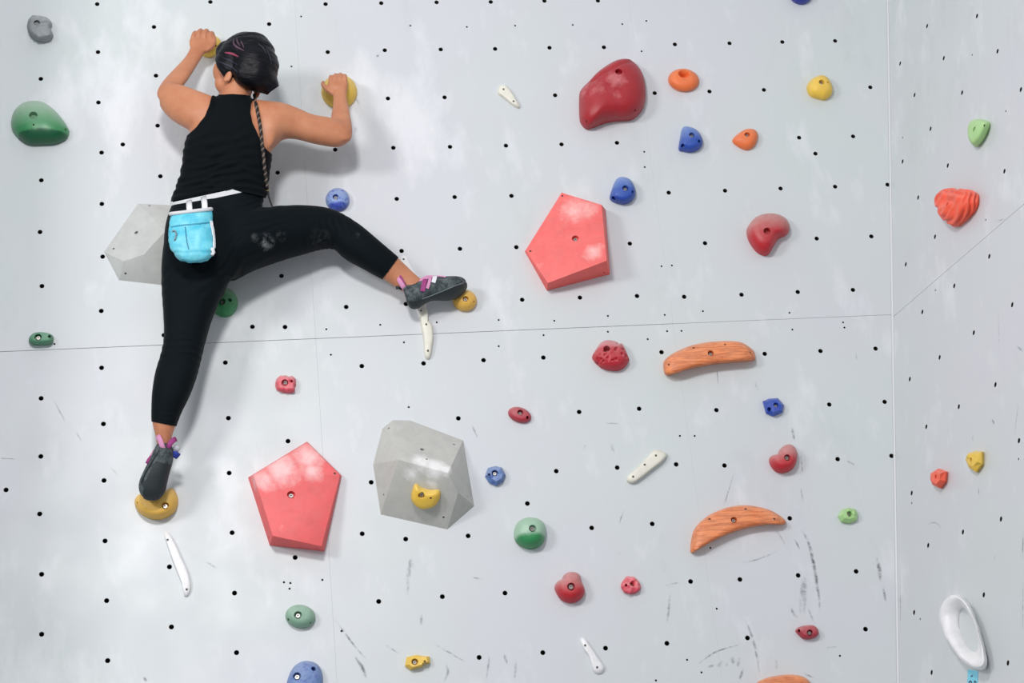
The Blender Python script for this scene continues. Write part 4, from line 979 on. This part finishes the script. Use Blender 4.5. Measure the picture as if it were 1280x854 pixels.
# long thin plait hanging from the nape over the back
ttree = bvh_of(np.vstack([tv, lv]), np.vstack([tt, lt + len(tv)])); btree = bvh_of(bv, bt)
path = []; last = .43
for q in catmull([(318,118),(320,130),(323,145),(325.5,160),(327.5,178),(329,192),(330.5,208),(332.5,224),(334,237)], 8):
    r = ray(*q); ds = []
    for tr in (ttree, btree):
        h = tr.ray_cast(CAM, r)
        if h[0] is not None: ds.append(-h[0].y)
    last = (max(ds) + .006) / DS if ds else last - .001
    path.append(at(q[0], q[1], last))
for k in range(3):
    path = [path[0]] + [(a + b * 2 + c) / 4 for a, b, c in zip(path, path[1:], path[2:])] + [path[-1]]
PP = catmull([tuple(p) for p in path], 4); n = len(PP)
plait = None; M['plait'] = new_mat('plait_thread', (28, 24, 24), 0.6); M['plait2'] = new_mat('plait_thread_pale', (120, 104, 92), 0.6)
for st in range(3):
    pts = []
    for i, p in enumerate(PP):
        t = Vector(PP[min(i + 1, n - 1)] - PP[max(i - 1, 0)]).normalized(); x, y, _ = basis(t); a = i * 0.42 + st * 2 * PI / 3
        pts.append(Vector(p) + x * (.0034 * math.cos(a)) + y * (.0034 * math.sin(a)))
    V, Fc = tube(pts, .0030, 6)
    if plait is None: plait = mesh_obj('plait', V, Fc, M['plait'], person)
    else: mesh_obj('plait_strand', V, Fc, M['plait'] if st == 1 else M['plait2'], plait)
V, Fc = ball(PP[-1], .0075); mesh_obj('bead', V, Fc, new_mat('bead_gold', (210, 190, 120), 0.3), plait)
tail = catmull([tuple(PP[-1]), tuple(at(336,246,last)), tuple(at(339,255,last - .012)), tuple(at(343.5,264,last - .03))], 6)
V, Fc = tube(tail, [.0045 - .0035 * i / len(tail) for i in range(len(tail))], 6); mesh_obj('tail', V, Fc, M['plait'], plait)

# shoes
def shoe_mats():
    m = new_mat('grey_shoe_suede', (50, 60, 64), 0.75); bs = m.node_tree.nodes['Principled BSDF']
    geo = nd(m, 'ShaderNodeNewGeometry'); n = noise_tex(m, 45, 6, 0.75, geo.outputs['Position'])
    lk(m, mixc(m, ramp(m, n.outputs['Fac'], [(0.42, g(0)), (0.68, g(1))]).outputs[0], lin((40, 50, 54)), lin((98, 108, 110))), bs.inputs['Base Color'])
    bump(m, n.outputs['Fac'], 0.4, 0.002); return m
M['shoe'] = shoe_mats(); M['rubber'] = new_mat('black_sole_rubber', (28, 38, 40), 0.6)
M['magenta'] = new_mat('magenta_webbing', (150, 52, 118), 0.7); M['rose'] = new_mat('rose_webbing', (206, 140, 178), 0.7); M['blueweb'] = new_mat('blue_webbing', (40, 60, 160), 0.7); M['whiteweb'] = new_mat('white_webbing', (220, 222, 226), 0.7)
def shoe(secs, dv):
    V, Fc = loft(secs, 4, 24, 2.4); v, t, e = remesh(V, Fc, .0035); v = relax(v, e, 5, .5); n = normals(v, t)
    if (n * (v - v.mean(0))).sum() < 0: t = t[:, ::-1]
    return fast_mesh('climbing_shoe', v, t, M['shoe'], person), v, t
def band(tree, pts, width, mat, parent, name, lift=.003, thick=.0018, label=None):
    S = on_surface(tree, catmull(pts, 5), lift); V, Fc = [], []
    for i, (p, nn) in enumerate(S):
        t = (S[min(i + 1, len(S) - 1)][0] - S[max(i - 1, 0)][0]).normalized(); b = t.cross(nn).normalized() * (width / 2)
        V += [p - b, p + b, p + b + nn * thick, p - b + nn * thick]
        if i:
            a = 4 * (i - 1)
            for j in range(4): Fc.append((a + j, a + (j + 1) % 4, a + 4 + (j + 1) % 4, a + 4 + j))
    if len(S) < 2: print('band missed', name, pts); return None
    Fc += [(0, 1, 2, 3), tuple(4 * (len(S) - 1) + j for j in (3, 2, 1, 0))]
    o = mesh_obj(name, V, Fc, mat, parent, smooth=True, sharp=40)
    if label: o['label'] = label
    return o
# raised shoe, seen from its outer side
sh1, v1, t1 = shoe([(503,358,506,366,.105,.022),(504,358,509,377,.108,.031),(508,357.5,514,384,.11,.035),(516,356,522,384,.11,.035),(524,353,529,379,.11,.036),(532,350,538,374,.11,.039),(543,349,548,373,.108,.043),(556,348,560,373,.105,.045),(568,347.5,571,370,.1,.043),(577,348.5,579,364,.095,.035),(582.5,351.5,583.5,357,.092,.02)], 1)
tr1 = bvh_of(v1, t1)
# rubber rand and sole: lower part of the shoe's own surface
p1 = to_px(v1); line = np.interp(p1[:, 0], [500,512,527,540,556,570,580,590], [372,377,374.5,369.5,363.5,358,354.5,352]); n1 = normals(v1, t1)
sv, stt, _ = clip(v1, t1, line - p1[:, 1]); sn = normals(sv, stt); fast_mesh('sole', sv + sn * .0022, stt, M['rubber'], sh1).modifiers.new('t', 'SOLIDIFY').thickness = .002
hv1, ht1, _ = clip(v1, t1, np.maximum(p1[:, 0] - 526 + (p1[:, 1] - 370) * .5, 362 - p1[:, 1])); fast_mesh('heel_cup', hv1 + normals(hv1, ht1) * .0012, ht1, M['shoe'], sh1)
rim = [(500 + 27 * i / 20, float(np.interp(500 + 83 * i / 20, [500,512,527,540,556,570,580,590], [372,377,374.5,369.5,363.5,358,354.5,352])) - .6) for i in range(0)]
band(tr1, [(527,373.5),(540,368.5),(556,362.5),(568,357.6),(578,354.2)], .0028, new_mat('grey_piping', (112, 124, 126), .6), sh1, 'piping', .0025)
Vt, Ft = loft([(522,353,529,366,.112,.026),(531,346.5,536,361,.115,.028),(540,345.5,545,356,.112,.026),(551,346,553,352,.106,.016)], 4, 18, 2.2); mesh_obj('tongue', Vt, Ft, M['rose'], sh1)['label'] = 'rose tongue'
tr1 = bvh_of(np.vstack([v1, np.array([tuple(q) for q in Vt])]), t1.tolist() + [tuple(i + len(v1) for i in f) for f in Ft])
band(tr1, [(533,346.8),(530.5,354),(528,364.5)], .015, M['magenta'], sh1, 'strap', label='magenta closure strap')
band(tr1, [(538.5,346.5),(536.5,354),(534,361)], .010, M['rose'], sh1, 'strap', label='rose closure strap')
band(tr1, [(544,346.8),(543,350),(541.5,354)], .014, M['whiteweb'], sh1, 'strap', label='white closure strap')
band(tr1, [(545,346.2),(551,346.8),(557,347.6)], .006, M['rose'], sh1, 'strap', label='rose closure strap end')
def loop_tab(pts, w, mat, parent, name, label=None):
    V, Fc = tube([at(*p) for p in pts], w, 8, .35, Vector((0.3, 1, 0.4)).normalized()); o = mesh_obj(name, V, Fc, mat, parent)
    if label: o['label'] = label
loop_tab([(507,362,.14),(503,357,.15),(499.5,351,.152),(497,347.5,.148),(494.5,349.5,.14)], .0085, M['rose'], sh1, 'pull_tab', 'rose heel pull tab')
loop_tab([(508,361,.142),(504,354,.152),(501,348,.156),(499,345,.152)], .006, M['magenta'], sh1, 'pull_tab', 'magenta heel pull tab')
loop_tab([(503,361,.12),(498,359.5,.125),(495,360,.122)], .0055, M['rubber'], sh1, 'pull_tab', 'black heel pull tab')
# standing shoe, seen from heel and sole
sh2, v2, t2 = shoe([(200,551,210,552,.19,.02),(195,557,215,558,.195,.034),(191,565,217,566,.195,.042),(186,576,216,578,.18,.044),(179,590,212,592,.165,.044),(174,602,209,605,.15,.042),(173.5,612,207,614,.14,.038),(177,620,202,621.5,.13,.03),(184,625,196,625.5,.125,.018)], 1)
tr2 = bvh_of(v2, t2); p2 = to_px(v2); n2 = normals(v2, t2)
facing = (n2 * np.array(-AZ)).sum(1)
left_edge = np.interp(p2[:, 1], [550,566,580,600,615,626], [207,201,193,183,179,180])
sv, stt, _ = clip(v2, t2, np.maximum(np.maximum(left_edge - p2[:, 0], 578 - p2[:, 1] + 0.25 * (p2[:, 0] - 200)), .25 - facing)); fast_mesh('sole', sv + normals(sv, stt) * .0026, stt, M['rubber'], sh2).modifiers.new('t', 'SOLIDIFY').thickness = .0022
band(tr2, [(199,563),(190,578),(182,592),(177,604)], .0035, M['rubber'], sh2, 'piping', .001)
loop_tab([(205,564,.235),(202,556,.245),(199.5,549,.248),(197,545,.243)], .0088, M['rose'], sh2, 'pull_tab', 'rose heel pull tab')
loop_tab([(210,560,.235),(213,554,.24),(217,550,.236),(220,549,.225)], .0085, M['magenta'], sh2, 'pull_tab', 'magenta heel pull tab')
loop_tab([(190,571,.2),(186.5,575,.205),(184,580,.2)], .007, M['magenta'], sh2, 'strap', 'magenta closure strap')
loop_tab([(194,563,.19),(190,569,.195),(186,576,.19)], .006, M['rose'], sh2, 'strap', 'rose closure strap')
loop_tab([(214,568,.2),(219,568,.2),(223,571,.19)], .011, M['blueweb'], sh2, 'strap', 'blue closure strap')
loop_tab([(213,561,.2),(219,559.5,.2),(224,563,.19)], .009, M['whiteweb'], sh2, 'strap', 'white closure strap')

# chalk bag on its belt
M['bag'] = None
def bag_mat():
    m = new_mat('turquoise_ripstop', (84, 190, 214), 0.5); bs = m.node_tree.nodes['Principled BSDF']
    geo = nd(m, 'ShaderNodeNewGeometry'); n = noise_tex(m, 26, 5, 0.6, geo.outputs['Position'])
    lk(m, mixc(m, ramp(m, n.outputs['Fac'], [(0.35, g(0)), (0.7, g(1))]).outputs[0], lin((70, 184, 210)), lin((128, 214, 226))), bs.inputs['Base Color'])
    bump(m, n.outputs['Fac'], 0.6, 0.006); return m
M['bag'] = bag_mat(); M['bagrim'] = new_mat('grey_white_webbing', (206, 208, 210), 0.7); M['belt'] = new_mat('white_belt_webbing', (222, 224, 226), 0.65)
M['cord'] = new_mat('white_cord', (224, 226, 228), 0.6); M['zip'] = new_mat('grey_zip', (120, 132, 140), 0.5)
bag = empty('chalk_bag', at(239, 262, 0.470), 'turquoise chalk bag with pale rim on a white belt at the climber\'s hip', 'chalk bag')
Vb, Fb = loft([(214,268,263,262,0.465,.040),(212,272,265,266.5,0.465,.043),(211.5,280,266,275,0.468,.047),(211,292,267.5,288,0.470,.05),(211.5,303,268.5,301,0.470,.05),(214,312,268,311,0.468,.049),(219,320,264.5,319,0.465,.044),(226,326,259,325.5,0.462,.032),(234,328.5,251,328.3,0.460,.012)], 5, 32, 2.8)
pv = np.array([tuple(q) for q in Vb]); pp = to_px(pv); cc = pv.mean(0)
for i in range(len(Vb)):
    x, y = pp[i]; d = (Vector(pv[i]) - Vector(cc)).normalized()
    b = .005 * noise.noise(Vector(pv[i]) * 24) + .0035 * noise.noise(Vector(pv[i]) * 60)
    pk = -.0035 * math.exp(-((y - 281 + (x - 240) * .08) / 1.6) ** 2) - (.003 * math.exp(-((x - 232 - (y - 290) * .1) / 1.5) ** 2) if 283 < y < 318 else 0) - .003 * math.exp(-((y - 316 + (x - 240) * .03) / 1.8) ** 2)
    Vb[i] = Vb[i] + d * (b + pk)
pouch = mesh_obj('pouch', Vb, Fb, M['bag'], bag, sharp=70)
ptree = bvh_of(Vb, Fb)
def hoop(x1, y1, x2, y2, d, b, rad, mat, name, parent):
    P1, P2 = at(x1, y1, d), at(x2, y2, d); c = (P1 + P2) / 2; h = (P2 - P1) / 2; r = (CAM - c).normalized(); hn_ = h.normalized(); r = (r - hn_ * r.dot(hn_)).normalized()
    pts = [c + h * math.copysign(abs(math.cos(a)) ** .75, math.cos(a)) + r * b * math.copysign(abs(math.sin(a)) ** .75, math.sin(a)) for a in [2 * PI * k / 40 for k in range(41)]]
    V, Fc = tube(pts, rad, 8); return mesh_obj(name, V, Fc, mat, parent)
hoop(213, 267.5, 264, 261.5, 0.465, .042, .0065, M['bagrim'], 'rim', bag)
band(ptree, [(263,277),(265,288),(266.5,300),(266.5,310)], .009, M['cord'], bag, 'cord', .002, .004)
V, Fc = tube([p for p, _ in on_surface(ptree, [(264,311),(265,315),(263,318)], .006)], .006, 8); mesh_obj('cord_lock', V, Fc, M['cord'], bag)
band(ptree, [(216,290),(219,289),(221,292),(220,297),(219,301)], .004, M['zip'], bag, 'zip_pull', .002, .003)
band(ptree, [(214,284),(225,282),(240,280.5),(255,279),(262,278)], .004, new_mat('teal_seam', (44, 140, 168), .6), bag, 'seam', .0005, .001)
band(ptree, [(231.5,284),(232.5,294),(234,304),(236,312)], .003, new_mat('teal_seam_dark', (36, 120, 150), .6), bag, 'seam', .0005, .001)
# belt: a band all round the hips, in the tilted plane it hangs in
gt = bvh_of(np.vstack([lv, bv]), np.vstack([lt, bt + len(lv)]))
A_, B_ = at(211, 257, .25), at(332, 231, .26); mid = (A_ + B_) / 2; hx = (B_ - A_).normalized(); rr = (CAM - mid).normalized(); rr = (rr - hx * rr.dot(hx)).normalized(); up_ = hx.cross(rr).normalized()
if up_.z < 0: up_ = -up_
ring = []
for k in range(72):
    a = 2 * PI * k / 72; dvec = hx * math.cos(a) + rr * math.sin(a)
    h = gt.ray_cast(mid + dvec * .6, -dvec, .6)
    ring.append((h[0] + dvec * .0032, dvec) if h[0] is not None else (mid + dvec * .15, dvec))
for _ in range(4): ring = [((ring[i - 1][0] + ring[i][0] * 2 + ring[(i + 1) % 72][0]) / 4, ring[i][1]) for i in range(72)]
V, Fc = [], []
for p, dv in ring: V += [p - up_ * .008, p + up_ * .008, p + up_ * .008 + dv * .0015, p - up_ * .008 + dv * .0015]
for k in range(72):
    k2 = (k + 1) % 72
    for j in range(4): Fc.append((k * 4 + j, k * 4 + (j + 1) % 4, k2 * 4 + (j + 1) % 4, k2 * 4 + j))
mesh_obj('belt', V, Fc, M['belt'], person, sharp=50)
btr = bvh_of(V, Fc)
for pts, nm in (([(254,246,.425),(255.5,253,.47),(256,262,.505)],'belt_loop'),([(236,251,.425),(236.5,257,.47),(237,265,.505)],'belt_loop')):
    V, Fc = tube([at(*p) for p in pts], .010, 8, .25, -AZ); mesh_obj(nm, V, Fc, M['belt'], bag)
